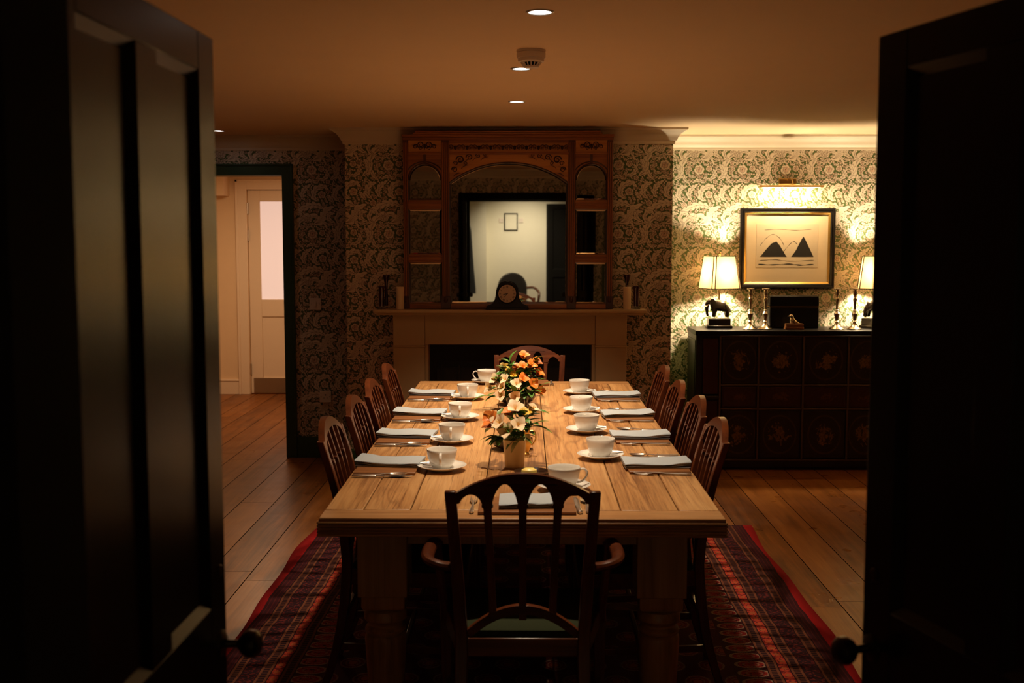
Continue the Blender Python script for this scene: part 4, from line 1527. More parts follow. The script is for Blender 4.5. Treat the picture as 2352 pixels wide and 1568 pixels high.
# far glass vase
vb = (-.041, 5.46)
mb = MB().lathe([(.001, .006), (.040, .006), (.044, .010), (.050, .058), (.053, .060), (.055, .058), (.050, .004), (.046, 0), (.001, 0)], n=40)
tag(mb.build('vase', M['glass'], loc=(vb[0], vb[1], vz), angle=50), 'low clear glass vase of orange and cream flowers, nearer the fireplace', 'vase')


def far_pt(px_, py_, dy):
    k = (vb[1] + dy) / 2613
    return ((px_ - 1208) * k, vb[1] + dy, .813 + (910 - py_) / 474)


GF = 'flowers in the glass vase'
FF = [(1202, 841, -.02, 'orange_petal'), (1219, 836, -.03, 'orange_petal'), (1231, 832, .01, 'orange_petal'), (1203, 818, .02, 'orange_petal'), (1190, 845, .0, 'orange_petal'), (1236, 856, -.01, 'orange_petal'), (1200, 866, -.05, 'orange_petal'),
      (1222, 876, -.05, 'orange_petal'), (1237, 892, -.03, 'orange_petal'), (1215, 852, .05, 'orange_petal'),
      (1140, 869, -.02, 'cream_petal'), (1162, 868, -.05, 'cream_petal'), (1186, 876, -.07, 'cream_petal'), (1155, 884, -.06, 'cream_petal'), (1153, 900, -.07, 'cream_petal'), (1184, 902, -.08, 'cream_petal'), (1126, 888, -.01, 'cream_petal'),
      (1158, 843, .02, 'yellow_petal'), (1166, 852, .04, 'yellow_petal'), (1180, 860, -.02, 'yellow_petal')]
for q, (px_, py_, dy, m_) in enumerate(FF):
    cname = m_.split('_')[0]
    side = dict(orange='on the sideboard side', cream='on the doorway side', yellow='among the leaves')[cname]
    flower((vb[0] + rng.uniform(-.02, .02), vb[1] + rng.uniform(-.02, .02), vz + .009), far_pt(px_, py_, dy), M[m_], .046 if cname != 'yellow' else .038, '%s alstroemeria flower of the bunch in the glass vase, %s' % (cname, side), '%s flowers in the glass vase' % cname, 5, rng,
           neck=(vb[0] + rng.uniform(-.03, .03), vb[1] + rng.uniform(-.03, .03), vz + .06))
for q, (px_, py_, lab) in enumerate(((1170, 825, 'tall dark green leaf sprig at the top of the glass vase bunch'), (1130, 905, 'dark green leaf sprig spreading to the doorway side of the glass vase'), (1222, 895, 'dark green leaf sprig on the sideboard side of the glass vase'), (1225, 820, 'small leaf sprig behind the topmost orange flowers'))):
    h_ = far_pt(px_, py_, (-.0, -.05, -.06, .03)[q])
    rt_ = thing('leaf_sprig', (vb[0], vb[1], vz + .009), lab, 'foliage', GF)
    hh = Vector(h_) - rt_.location
    MB().tube(cat_rom([(.01 * q - .015, .01, 0), (hh.x * .25, hh.y * .3, .055), hh], 6), .0015, 6).build('stem', M['leafg'], rt_)
    for k in range(9):
        a = rng.uniform(0, 2 * PI)
        L = rng.uniform(.05, .085)
        p = Vector((hh.x * .3, hh.y * .3, .06)).lerp(hh, rng.uniform(.2, 1))
        lfm = MB()
        leaf_blade(lfm, p, p + Vector((math.cos(a) * L * .8 + hh.x * .3, math.sin(a) * L * .6 - .015, rng.uniform((-.1, -.35, -.3, 0)[q], (.9, .3, .5, .8)[q]) * L)), rng.uniform(.012, .018))
        lfm.build('leaf', M['leafg'], rt_, angle=80)


def bowl(loc, r, h, label):
    prof = [(.001, .004), (r * .42, .004), (r * .43, 0), (r * .5, 0), (r * .56, .004), (r * .85, h * .35), (r, h * .72), (r * .98, h), (r * .94, h), (r * .95, h * .72), (r * .8, h * .38), (r * .5, .008), (.001, .008)]
    return tag(MB().lathe(prof, n=40).build('bowl', M['darkbowl'], loc=loc, angle=60), label, 'bowl', 'small dark bowls')


bowl((-.054, 4.39, vz), .083, .042, 'small dark glazed bowl behind the cream vase')
bowl((-.046, 5.60, vz), .096, .05, 'small dark glazed bowl behind the glass vase')
ws = MB()
strip(ws, [(0, .006, 0, .004), (.05, .005, .002, .003), (.10, .004, .004, .003), (.13, .008, .004, .002), (.15, .010, .004, .0015), (.165, .003, .004, .001)])
tag(ws.build('wooden_spoon', M['mat'], loc=(.075, 5.60, vz + .046), rot=(0, R(12), R(188))), 'little wooden spoon resting in the dark bowl behind the glass vase', 'spoon')
jug = thing('cream_jug', (-.003, 4.275, vz), 'small shiny gold jug tucked behind the cream vase', 'jug')
MB().lathe([(.001, .002), (.017, 0), (.018, .004), (.014, .010), (.022, .030), (.026, .050), (.022, .070), (.017, .080), (.021, .095), (.020, .096), (.016, .080), (.001, .078)], n=28).build('jug_body', M['gold'], jug)
MB().tube(cat_rom([(.019, 0, .09), (.036, 0, .088), (.041, 0, .06), (.026, 0, .035)], 5), .003, 8).build('handle', M['gold'], jug)
bd = MB().lathe([(.001, .003), (.034, .003), (.035, 0), (.045, .002), (.062, .010), (.064, .013), (.060, .0125), (.044, .006), (.001, .006)], n=36)
tag(bd.build('butter_dish', M['darkbowl'], loc=(.022, 3.905, vz), angle=60), 'small dark dish holding butter, before the cream vase', 'dish')
bt = MB().loft([[(.028 * math.cos(2 * PI * k / 16) * s_, .018 * math.sin(2 * PI * k / 16) * s_, z_) for k in range(16)] for s_, z_ in ((.8, 0), (1, .004), (.95, .012), (.6, .018), (.15, .019))])
tag(bt.build('butter', M['butter'], loc=(.012, 3.895, vz + .007)), 'pat of yellow butter on the small dark dish', 'butter')

# ------------------------------------------------------------------ fireplace surround
FX, FYF = -.104, 7.45
fp = thing('fireplace_surround', (FX, YC, 0), 'plain stone-coloured fireplace surround with mantel shelf', 'fireplace')
ox0, ox1, oz = -.644 - FX, .436 - FX, .882
sx0, sx1 = -.873 - FX, .662 - FX
fy = FYF - YC
MB().box(-.991 - FX, .786 - FX, 7.38 - YC, -.001, 1.094, 1.117).box(-.975 - FX, .770 - FX, 7.395 - YC, -.001, 1.080, 1.096).build('mantel_shelf', M['surround'], fp, bevel=.005)
for a, b in ((sx0, ox0 - .022), (ox1 + .022, sx1)):
    MB().box(a, b, fy, -.001, 0, .868).box(a - .004, b + .004, fy - .006, -.001, .866, .876).box(a, b, fy - .004, -.001, .876, 1.081).build('jamb', M['surround'], fp, bevel=.003)
MB().box(ox0 - .021, ox1 + .021, fy + .012, -.001, oz, 1.081).build('frieze', M['surround'], fp, bevel=.003)
mb = MB().box(ox0 - .0205, ox0, fy + .02, -.001, 0, oz).box(ox1, ox1 + .0205, fy + .02, -.001, 0, oz)
mb.build('inner_slip', M['surround'], fp)
MB().box(ox0, ox1, -.02, -.001, 0, oz).build('fireback', M['firebox'], fp)
gr = MB()
gr.box(ox0 + .05, ox1 - .05, -.06, -.045, .55, .72)
for k in range(9): gr.box(ox0 + .08 + k * .115, ox0 + .09 + k * .115, -.075, -.06, .1, .74)
gr.build('grate', M['firebox'], fp)

# ------------------------------------------------------------------ overmantel mirror
MY = 7.462
sc = MY / 7.5
ox = -.119
om = thing('overmantel_mirror', (ox, MY, 1.1175), 'carved wooden overmantel mirror with arched centre and six small side panes above the mantel', 'mirror')
L_ = lambda x_, z_: (x_ * sc - ox, (z_ - 1.58) * sc + 1.58 - 1.1175)


def rect(mb, x0, x1, z0, z1, y0, y1):
    (a, b), (c_, d) = L_(x0, z0), L_(x1, z1)
    return mb.box(a, c_, y0, y1, max(b, .0005), d)


# backing
bk = MB()
rect(bk, -.800, .563, 1.12, 2.25, .026, .040)
bk.build('backboard', M['oakframe'], om)
# uprights with reeds
for x0, x1 in ((-.804, -.771), (-.552, -.500), (.274, .322), (.531, .568)):
    mb = MB()
    rect(mb, x0, x1, 1.16, 2.235, -.012, .03)
    mb.m = 1
    n_ = max(2, round((x1 - x0) / .013))
    for k in range(n_):
        xa, za = L_(lerp(x0, x1, (k + .5) / n_), 1.2)
        xb, zb = L_(lerp(x0, x1, (k + .5) / n_), 2.20)
        mb.tube([(xa, -.013, za), (xb, -.013, zb)], .0042, 8)
    mb.build('upright', [M['groove_shade'], M['oakframe']], om, bevel=.002)
    mb = MB()
    rect(mb, x0 - .006, x1 + .006, 1.117, 1.20, -.024, .03)
    xa, za = L_((x0 + x1) / 2, 1.19)
    mb.sphere((xa, -.026, za - .012), .014, 10, (1, .7, 1.5))
    mb.build('bracket', M['carving'], om, bevel=.003)
mb = MB()
rect(mb, -.795, .560, 1.117, 1.148, -.014, .03)
mb.build('base_rail', M['oakframe_x'], om, bevel=.003)
for x0, x1 in ((-.773, -.550), (.320, .533)):
    for z0, z1 in ((1.423, 1.472), (1.770, 1.827)):
        mb = MB()
        rect(mb, x0, x1, z0, z1, -.008, .026)
        zc = (z0 + z1) / 2
        (xa, za), (xb, _) = L_(x0, zc - .012), L_(x1, zc)
        mb.tube([(xa, -.009, za), (xb, -.009, za)], .004, 8)
        (xa, za), (xb, _) = L_(x0, zc + .012), L_(x1, zc)
        mb.tube([(xa, -.009, za), (xb, -.009, za)], .004, 8)
        mb.build('glazing_bar', M['oakframe_x'], om, bevel=.002)
# cornice of the frame
mb = MB()
rect(mb, -.806, .570, 2.216, 2.236, -.02, .035)
rect(mb, -.810, .574, 2.236, 2.252, -.034, .038)
rect(mb, -.735, .498, 2.252, 2.262, -.036, .038)
rect(mb, -.720, .483, 2.262, 2.274, -.048, .038)
mb.build('top_moulding', M['oakframe_x'], om, bevel=.004)
mb = MB()
for x0, x1, z0, z1 in ((-.505, .280, 2.197, 2.218), (-.505, .280, 2.124, 2.138), (-.772, -.55, 2.124, 2.138), (.32, .533, 2.124, 2.138)):
    rect(mb, x0, x1, z0, z1, -.012, .03)
mb.build('frieze_rail', M['oakframe_x'], om, bevel=.002)


def scroll(mb, x_, z_, r, turns, flip, y=-.004):
    pts = []
    for k in range(26):
        t_ = k / 25
        a = turns * 2 * PI * t_
        rr = r * (1 - .8 * t_)
        pts.append((x_ + flip * rr * math.cos(a), y, z_ + rr * math.sin(a)))
    mb.tube(pts, [r * .20 * (1 - .4 * k / 25) for k in range(26)], 6)


for x0, x1, z0, z1, n_ in ((-.769, -.553, 2.138, 2.216, 1), (-.500, .274, 2.138, 2.197, 5), (.323, .530, 2.138, 2.216, 1)):
    mb = MB()
    rect(mb, x0, x1, z0, z1, -.002, .03)
    mb.build('frieze_panel', M['goldpanel'], om)
    cv = MB()
    nn = n_ * 2 if n_ > 1 else 1
    for k in range(nn):
        xc, zc = L_(lerp(x0, x1, (k + .5) / nn), (z0 + z1) / 2)
        hgt = (z1 - z0) / 2 - .008
        for fl in (1, -1):
            scroll(cv, xc + fl * .026, zc + hgt * .30, hgt * .62, 1.4, fl)
            scroll(cv, xc + fl * .026, zc - hgt * .45, hgt * .45, 1.2, -fl)
            leaf_blade(cv, (xc, -.005, zc - hgt * .8), (xc + fl * .022, -.014, zc + hgt * .85), .009)
            leaf_blade(cv, (xc + fl * .010, -.005, zc - hgt * .6), (xc + fl * .050, -.012, zc - hgt * .15), .010)
            if n_ == 1:
                scroll(cv, xc + fl * .060, zc - hgt * .1, hgt * .55, 1.3, -fl)
                leaf_blade(cv, (xc + fl * .03, -.005, zc - hgt * .7), (xc + fl * .082, -.012, zc + hgt * .3), .010)
        cv.sphere((xc, -.004, zc), .010, 8, (1, .7, 1.4))
    cv.build('carved_scrolls', M['carving'], om)
# spandrels above the arches
AZ, AT = 1.94, 2.070
xa0, _ = L_(-.500, 0); xa1, _ = L_(.274, 0)
mc, hwid = (xa0 + xa1) / 2, (xa1 - xa0) / 2
zs, zt = L_(0, AZ)[1], L_(0, AT)[1]
ztop = L_(0, 2.126)[1]
rise = zt - zs
RAD = (hwid ** 2 + rise ** 2) / (2 * rise)
A0 = math.degrees(math.asin(hwid / RAD))
carc = [(mc + RAD * math.sin(R(-A0 + 2 * A0 * k / 32)), zt - RAD + RAD * math.cos(R(-A0 + 2 * A0 * k / 32))) for k in range(33)]
MB().prism([(xa0, ztop), (xa0, zs)] + carc[1:-1] + [(xa1, zs), (xa1, ztop)], -.003, .026).build('spandrel', M['goldpanel'], om)
MB().tube([(a, -.005, b) for a, b in carc], .006, 8).build('arch_bead', M['carving'], om)
for fl in (1, -1):
    cv = MB()
    for dx, dz, r_ in ((.315, -.012, .027), (.255, .004, .022), (.352, -.075, .020), (.20, .012, .016), (.345, -.035, .016), (.155, .016, .011), (.28, -.035, .013)):
        scroll(cv, mc + fl * dx, ztop - .045 + dz + .02, r_, 1.4, fl)
    for dx, dz in ((.34, -.01), (.29, .0), (.235, .012), (.18, .014), (.37, -.05), (.36, -.09), (.31, -.04)):
        leaf_blade(cv, (mc + fl * dx, -.006, ztop - .055 + dz), (mc + fl * (dx - .05), -.012, ztop - .03 + dz), .009)
    cv.build('carved_scrolls', M['carving'], om)


def pane(name, outline, y_, bev=.013, tilt=None):
    """bevelled mirror glass: flat centre and a sloped margin"""
    n = len(outline)
    cx_ = sum(p[0] for p in outline) / n
    cz_ = sum(p[1] for p in outline) / n
    inner = []
    for i in range(n):
        p0, p1, p2 = (Vector(outline[i - 1]), Vector(outline[i]), Vector(outline[(i + 1) % n]))
        d0, d1 = (p1 - p0).normalized(), (p2 - p1).normalized()
        n0, n1 = Vector((-d0.y, d0.x)), Vector((-d1.y, d1.x))
        m_ = n0 + n1
        m_ = m_ / max(.35, m_.dot(n0))
        q = p1 + m_ * bev
        if (q - Vector((cx_, cz_))).length > (p1 - Vector((cx_, cz_))).length: q = p1 - m_ * bev
        inner.append(q)
    vs = [(p[0] - cx_, .0022, p[1] - cz_) for p in outline] + [(q.x - cx_, 0, q.y - cz_) for q in inner] + [(p[0] - cx_, .006, p[1] - cz_) for p in outline]
    fs = [tuple(range(n, 2 * n))] + [(k, (k + 1) % n, n + (k + 1) % n, n + k) for k in range(n)] + [(k, (k + 1) % n, 2 * n + (k + 1) % n, 2 * n + k) for k in range(n)] + [tuple(range(3 * n - 1, 2 * n - 1, -1))]
    o = MB().add(vs, fs).build(name, M['mirror'], om, loc=(cx_, y_, cz_), smooth=False)
    if tilt: o.rotation_euler = tilt
    return o


zb = L_(0, 1.148)[1]
pane('centre_mirror', [(xa0 + .001, zb)] + [(xa1 - .001, zb)] + carc[::-1], .012, .014, (R(.43), 0, R(.68)))
for x0, x1, s_ in ((-.770, -.553, -1), (.323, .530, 1)):
    (a, z0), (b, z1) = L_(x0, 1.148), L_(x1, 1.423)
    pane('side_mirror', [(a, z0), (b, z0), (b, z1), (a, z1)], .010, .013, (R(.2), 0, R(.3 * s_)))
    z0, z1 = L_(0, 1.472)[1], L_(0, 1.770)[1]
    pane('side_mirror', [(a, z0), (b, z0), (b, z1), (a, z1)], .010, .013, (R(.3), 0, R(.2 * s_)))
    z0, zs_, zt_ = L_(0, 1.827)[1], L_(0, 1.958)[1], L_(0, 2.063)[1]
    m_, h_ = (a + b) / 2, (b - a) / 2
    ar = arc(m_, zs_, h_, zt_ - zs_, 0, 180, 18)
    pane('side_mirror', [(a, z0), (b, z0)] + ar, .010, .013, (R(.3), 0, R(.3 * s_)))
    zz = L_(0, 2.126)[1]
    up = ar[::-1]
    MB().prism([(a - .003, zz), (a - .003, zs_)] + up + [(b + .003, zs_), (b + .003, zz)], -.004, .026).build('spandrel', M['oakframe_x'], om)
    mb = MB()
    mb.tube([(p, -.006, q) for p, q in up], .005, 8)
    mb.tube([(p * 1.0 + (p - m_) * .16, -.006, q + .014) for p, q in up[3:-3]], .004, 8)
    mb.box(m_ - .008, m_ + .008, -.009, 0, zt_ + .004, zz)
    mb.build('arch_bead', M['carving'], om)

# ------------------------------------------------------------------ things on the mantel
MZ = 1.1178
ck = thing('mantel_clock', (-.121, 7.406, MZ), 'black hump-backed mantel clock with round ivory dial', 'clock')
prof = [(-.136, 0), (-.136, .022), (-.118, .030), (-.095, .040), (-.080, .060)] + arc(0, .108, .074, .074, 165, 15, 18) + [(.080, .060), (.095, .040), (.118, .030), (.136, .022), (.136, 0)]
MB().prism(prof, -.022, .024).build('clock_case', M['black'], ck, bevel=.004)
MB().box(-.139, .139, -.026, .026, 0, .014).build('plinth', M['black'], ck, bevel=.003)
MB().tube([(a, -.023, b) for a, b in arc(0, .104, .062, .062, 0, 360, 36)[:-1]], .0045, 8, closed=True).build('bezel', M['black'], ck)
MB().lathe([(.0575, -.0215), (.0575, -.0255), (.0005, -.0256)], (0, 0, .104), 40, 'Y').build('dial', M['dial'], ck)


def numeral(mb, txt, ang, r, h):
    """roman figures from straight strokes"""
    wdt = dict(I=.0034, V=.0072, X=.0072)
    tot = sum(wdt[c_] for c_ in txt)
    x_ = -tot / 2
    ca, sa = math.cos(ang), math.sin(ang)

    def put(x0, z0, x1, z1, tw):
        d = Vector((x1 - x0, z1 - z0)).normalized() * 1
        nx, nz = -d.y * tw / 2, d.x * tw / 2
        q = [(x0 + nx, z0 + nz), (x1 + nx, z1 + nz), (x1 - nx, z1 - nz), (x0 - nx, z0 - nz)]
        mb.prism([(a * ca + (b + r) * sa, .104 - a * sa + (b + r) * ca) for a, b in q], -.0265, -.0257)
    for c_ in txt:
        w_ = wdt[c_]
        if c_ == 'I': put(x_ + w_ / 2, -h / 2, x_ + w_ / 2, h / 2, .0018)
        elif c_ == 'V':
            put(x_ + w_ * .1, h / 2, x_ + w_ / 2, -h / 2, .0019); put(x_ + w_ * .9, h / 2, x_ + w_ / 2, -h / 2, .0012)
        else:
            put(x_ + w_ * .1, h / 2, x_ + w_ * .9, -h / 2, .0019); put(x_ + w_ * .9, h / 2, x_ + w_ * .1, -h / 2, .0012)
        x_ += w_


mb = MB()
for k, tx in enumerate(('XII', 'I', 'II', 'III', 'IIII', 'V', 'VI', 'VII', 'VIII', 'IX', 'X', 'XI')):
    numeral(mb, tx, 2 * PI * k / 12, .046, .0115)
mb.build('numerals', M['ink'], ck, smooth=False)
for ang, ln, wd_, nm in ((R(258), .030, .0046, 'hour_hand'), (R(222), .036, .0030, 'minute_hand')):
    ca, sa = math.cos(ang), math.sin(ang)
    q = [(-wd_ / 2, -.005), (wd_ / 2, -.005), (wd_ / 2, ln * .75), (0, ln), (-wd_ / 2, ln * .75)]
    MB().prism([(a * ca + b * sa, .104 - a * sa + b * ca) for a, b in q], -.0285, -.0272).build(nm, M['ink'], ck)

for x_, lab in ((-.824, 'ivory pillar candle on the mantel, doorway end, beside dark red glasses'), (.661, 'ivory pillar candle on the mantel, sideboard end, beside dark red glasses')):
    c_ = thing('candle', (x_, 7.43, MZ), lab, 'candle', 'pillar candles on the mantel')
    MB().lathe([(.0255, 0), (.026, .004), (.026, .142), (.024, .146), (.006, .145), (.0005, .143)], n=28).build('wax', M['candle'], c_)
    MB().tube([(0, 0, .143), (.001, 0, .152), (-.002 if x_ > 0 else -.016, 0, .158 if x_ > 0 else .157)], .0012, 6).build('wick', M['dial'], c_)
for x_, y_, hh, lab in ((-.922, 7.50, .222, 'tall dark red flared glass on the mantel by the doorway-end candle'), (-.945, 7.43, .150, 'short dark glass on the mantel before the tall one, doorway end'),
                        (.668, 7.53, .222, 'tall dark red flared glass on the mantel behind the sideboard-end candle'), (.722, 7.45, .150, 'short dark glass on the mantel at the sideboard end')):
    c_ = thing('bud_glass', (x_, y_, MZ), lab, 'glass', 'dark red glasses on the mantel')
    if hh > .2:
        MB().lathe([(.001, .018), (.013, .018), (.012, .06), (.009, .13), (.011, .17), (.020, .205), (.023, .218), (.022, .222), (.019, .210), (.009, .17), (.006, .13), (.001, .12)], n=24).build('glass_bowl', M['redglass'], c_)
    else:
        MB().lathe([(.001, .018), (.016, .018), (.017, .03), (.0175, .13), (.022, .146), (.021, .150), (.016, .132), (.015, .03), (.001, .026)], n=24).build('glass_bowl', M['redglass'], c_)
    MB().lathe([(.001, 0), (.027, 0), (.028, .004), (.018, .012), (.010, .019), (.001, .019)], n=24).build('glass_foot', M['glass'], c_)

# wall switch and socket
sw = thing('light_switch', (-1.508, YB, 1.112), 'white single light switch on the patterned wall by the doorway', 'switch')
MB().box(-.042, .042, -.010, -.0045, -.042, .042).box(-.038, .038, -.005, 0, -.038, .038).build('switch_plate', M['plate'], sw, bevel=.003)
MB().box(-.007, .007, -.016, -.009, -.017, .017).build('rocker', M['plate'], sw, bevel=.002)
mb = MB()
for s_ in (-1, 1): mb.lathe([(.003, -.0112), (.003, -.0098), (.0005, -.0098)], (s_ * .030, 0, 0), 10, 'Y')
mb.build('screws', M['steel'], sw)
so = thing('wall_socket', (-1.445, YB, .442), 'white electrical socket low on the patterned wall above the skirting', 'socket')
MB().box(-.042, .042, -.010, -.0045, -.042, .042).box(-.038, .038, -.005, 0, -.038, .038).build('socket_plate', M['plate'], so, bevel=.003)
mb = MB().box(-.004, .004, -.0108, -.0098, .008, .017).box(-.014, -.008, -.0108, -.0098, -.012, -.007).box(.008, .014, -.0108, -.0098, -.012, -.007)
for s_ in (-1, 1): mb.lathe([(.003, -.0112), (.003, -.0098), (.0005, -.0098)], (s_ * .031, 0, 0), 10, 'Y')
mb.build('socket_holes', M['ink'], so)

# ------------------------------------------------------------------ sideboard
SX0, SX1, SY0, SY1, SZ = 1.155, 2.62, 7.70, 8.095, .957
sb = thing('sideboard', (SX0, SY0, 0), 'dark lacquered sideboard with faded gilt figure scenes on its panels', 'sideboard')
SW, SDp = SX1 - SX0, SY1 - SY0
mb = MB().box(.0, SW, .018, SDp, .0, .925)
mb.build('carcass', M['lac'], sb, bevel=.003)
MB().box(-.006, SW + .006, -.012, SDp, .925, SZ).build('top', M['black'], sb, bevel=.004)
fr = MB()
colx = [.172, .425, .729, 1.034, 1.285]
rowz = [(.075, .418), (.428, .580), (.592, .917)]
fr.box(0, .045, 0, .02, .0, .925).box(SW - .045, SW, 0, .02, .0, .925).box(.045, SW - .045, 0, .02, .917, .925).box(.045, SW - .045, 0, .02, .02, .068)
fr.build('face_frame', M['lac'], sb, bevel=.002)
mb = MB()
for z_ in (.0705, .423, .586, .919):
    mb.box(.160, SW - .160, -.006, .012, z_ - .005, z_ + .005)
for x_ in [.165] + colx[1:-1] + [SW - .168]:
    mb.box(x_ - .006, x_ + .006, -.008, .012, .07, .92)
mb.build('beading', M['beading'], sb, bevel=.002)
for c0, c1 in zip(colx, colx[1:]):
    for q, (z0, z1) in enumerate(rowz):
        nm = ('door', 'drawer', 'door')[q]
        mm = M['lac_drawer'] if q == 1 else M['lac_door']
        cxp, czp = (c0 + c1) / 2, (z0 + z1) / 2
        wx, wz = (c1 - c0) / 2 - .008, (z1 - z0) / 2 - .003
        p = MB().box(-wx, wx, .002, .02, -wz, wz)
        p.loft([[(-wx, .002, -wz), (wx, .002, -wz), (wx, .002, wz), (-wx, .002, wz)], [(-wx + .012, -.003, -wz + .012), (wx - .012, -.003, -wz + .012), (wx - .012, -.003, wz - .012), (-wx + .012, -.003, wz - .012)]], caps=True)
        p.build(nm, mm, sb, loc=(cxp, 0, czp), smooth=False)
for x0, x1 in ((.048, .155), (SW - .155, SW - .048)):
    for z0, z1 in ((.075, .478), (.523, .905)):
        MB().box(x0, x1, .004, .02, z0, z1).build('side_panel', M['lac_red'], sb, bevel=.004)
    MB().box(x0 - .01, x1 + .01, -.008, .02, .490, .512).build('band', M['lac'], sb, bevel=.004)
MB().box(-.004, .0, .03, SDp - .03, .06, .89).build('end_panel', M['lac'], sb)

# ------------------------------------------------------------------ on the sideboard
STZ = SZ + .0006


def skin_mesh(name, verts, edges, radii, mat, parent, loc=(0, 0, 0), sub=2, root=0):
    me = bpy.data.meshes.new(name)
    me.from_pydata(verts, edges, [])
    o = bpy.data.objects.new(name, me)
    COL.objects.link(o)
    sk = o.modifiers.new('skin', 'SKIN')
    sk.use_smooth_shade = True
    for v, r in zip(me.skin_vertices[0].data, radii):
        v.radius = (r, r) if not isinstance(r, tuple) else r
    me.skin_vertices[0].data[root].use_root = True
    s_ = o.modifiers.new('sub', 'SUBSURF')
    s_.levels = s_.render_levels = sub
    dg = bpy.context.evaluated_depsgraph_get()
    nm = bpy.data.meshes.new_from_object(o.evaluated_get(dg))
    bpy.data.objects.remove(o)
    nm.materials.clear()
    nm.materials.append(mat)
    nm.polygons.foreach_set('use_smooth', [True] * len(nm.polygons))
    ob = bpy.data.objects.new(name, nm)
    COL.objects.link(ob)
    ob.location = loc
    if parent: ob.parent = parent
    return ob


lp = thing('table_lamp', (1.345, 7.93, STZ), 'lit table lamp with elephant base on the sideboard, fully in view by the chimney breast', 'lamp', 'elephant table lamps')
mb = MB().box(-.088, .088, -.055, .055, 0, .020).box(-.076, .076, -.045, .045, .020, .068)
mb.build('plinth', M['bronze'], lp, bevel=.004)
EL_V = [(.050, 0, .150), (.0, 0, .157), (-.040, 0, .165), (-.062, 0, .192), (-.083, 0, .172), (-.085, 0, .130), (-.082, 0, .095), (-.074, 0, .078),
        (.055, .022, .110), (.058, .023, .074), (.055, -.022, .110), (.052, -.023, .074), (-.030, .022, .115), (-.026, .023, .074), (-.034, -.022, .115), (-.042, -.023, .074), (.074, 0, .135), (.080, 0, .105)]
EL_E = [(0, 1), (1, 2), (2, 3), (3, 4), (4, 5), (5, 6), (6, 7), (0, 8), (8, 9), (0, 10), (10, 11), (2, 12), (12, 13), (2, 14), (14, 15), (0, 16), (16, 17)]
EL_R = [.034, .036, .036, .027, .018, .013, .010, .009, .017, .014, .017, .014, .016, .013, .016, .013, .006, .004]
el = skin_mesh('elephant_figure', EL_V, EL_E, EL_R, M['bronze'], lp, root=1)
for sg in (1, -1):
    MB().loft([[(-.050 + a * .022, sg * (.020 + o_), .178 + b * .030) for a, b in ((-.6, .9), (.6, .8), (1, .1), (.7, -.8), (0, -1.1), (-.6, -.3))] for o_ in (0.008, .014)]).build('ear', M['bronze'], lp)
    MB().tube(cat_rom([(-.075, sg * .014, .165), (-.092, sg * .017, .150), (-.104, sg * .016, .158)], 4), [.004] * 8 + [.002], 6).build('tusk', M['dial'], lp)
MB().lathe([(.016, .178), (.016, .190), (.006, .196), (.006, .285), (.012, .290), (.012, .320), (.003, .322), (.003, .506)], (.0, .0, 0), 14).build('stem', M['brass'], lp)
# square shade with chamfered corners


def shade_ring(h, ch_, z_, rot):
    pts = [(h, -h + ch_), (h, h - ch_), (h - ch_, h), (-h + ch_, h), (-h, h - ch_), (-h, -h + ch_), (-h + ch_, -h), (h - ch_, -h)]
    ca, sa = math.cos(rot), math.sin(rot)
    return [(a * ca - b * sa, a * sa + b * ca, z_) for a, b in pts]


rt = R(20)
r0, r1 = shade_ring(.112, .016, .276, rt), shade_ring(.086, .013, .499, rt)
sh = MB().loft([r0, r1], caps=False)
so_ = sh.build('lamp_shade', M['shade'], lp, smooth=False)
mb = MB()
for k in range(8): mb.tube([r0[k], r1[k]], .0036, 6)
mb.tube(r0, .003, 6, closed=True)
mb.tube(r1, .003, 6, closed=True)
mb.build('shade_trim', M['bronze'], so_)
MB().sphere((0, 0, .516), .009, 10, (1, 1, 1.3)).lathe([(.006, .497), (.010, .503), (.003, .510)], n=12).build('finial', M['brass'], lp)
lp2 = copy_thing(lp, (2.425, 7.93, STZ), R(180 - 40), 'lit table lamp with elephant base on the sideboard, half hidden by the open dark door')
for x_ in (1.345, 2.425):
    add_light('lamp_bulb', 'POINT', (x_, 7.93, STZ + .385), LAMP_W, LAMP_COL, shadow_soft_size=.03)

cs0 = None
for x_, lab in ((1.542, 'turned silver candlestick on the sideboard, next to the elephant lamp in full view'), (1.645, 'turned silver candlestick on the sideboard, beside the black box on the elephant lamp side'),
                (2.134, 'turned silver candlestick on the sideboard, just past the black box'), (2.256, 'turned silver candlestick on the sideboard, next to the half-hidden lamp')):
    if cs0 is None:
        cs0 = thing('candlestick', (x_, 7.82, STZ), lab, 'candlestick', 'silver candlesticks on the sideboard')
        MB().lathe([(.001, 0), (.050, 0), (.051, .004), (.046, .008), (.030, .018), (.018, .030), (.012, .040), (.010, .048), (.016, .054), (.011, .060), (.012, .075), (.019, .098), (.020, .108), (.013, .118), (.009, .124), (.014, .130), (.009, .136), (.008, .150), (.010, .185), (.015, .205), (.012, .214), (.008, .220), (.012, .226), (.010, .232)], n=28).build('shaft', M['pewter'], cs0)
        MB().lathe([(.010, .230), (.013, .236), (.013, .262), (.012, .268), (.024, .274), (.026, .279), (.022, .281), (.011, .276), (.010, .255), (.001, .254)], n=28).build('candle_cup', M['pewter'], cs0)
    else:
        copy_thing(cs0, (x_, 7.82, STZ), 0, lab)
bx = thing('document_box', (1.857, 7.95, STZ), 'black lidded box standing on the sideboard below the picture', 'box')
MB().box(-.172, .172, -.07, .07, 0, .148).build('box_body', M['black'], bx, bevel=.008)
MB().box(-.172, .172, -.07, .07, .153, .226).build('lid', M['black'], bx, bevel=.008)
MB().box(-.170, .170, -.0705, .068, .1475, .1535).build('metal_edge', M['brass'], bx)
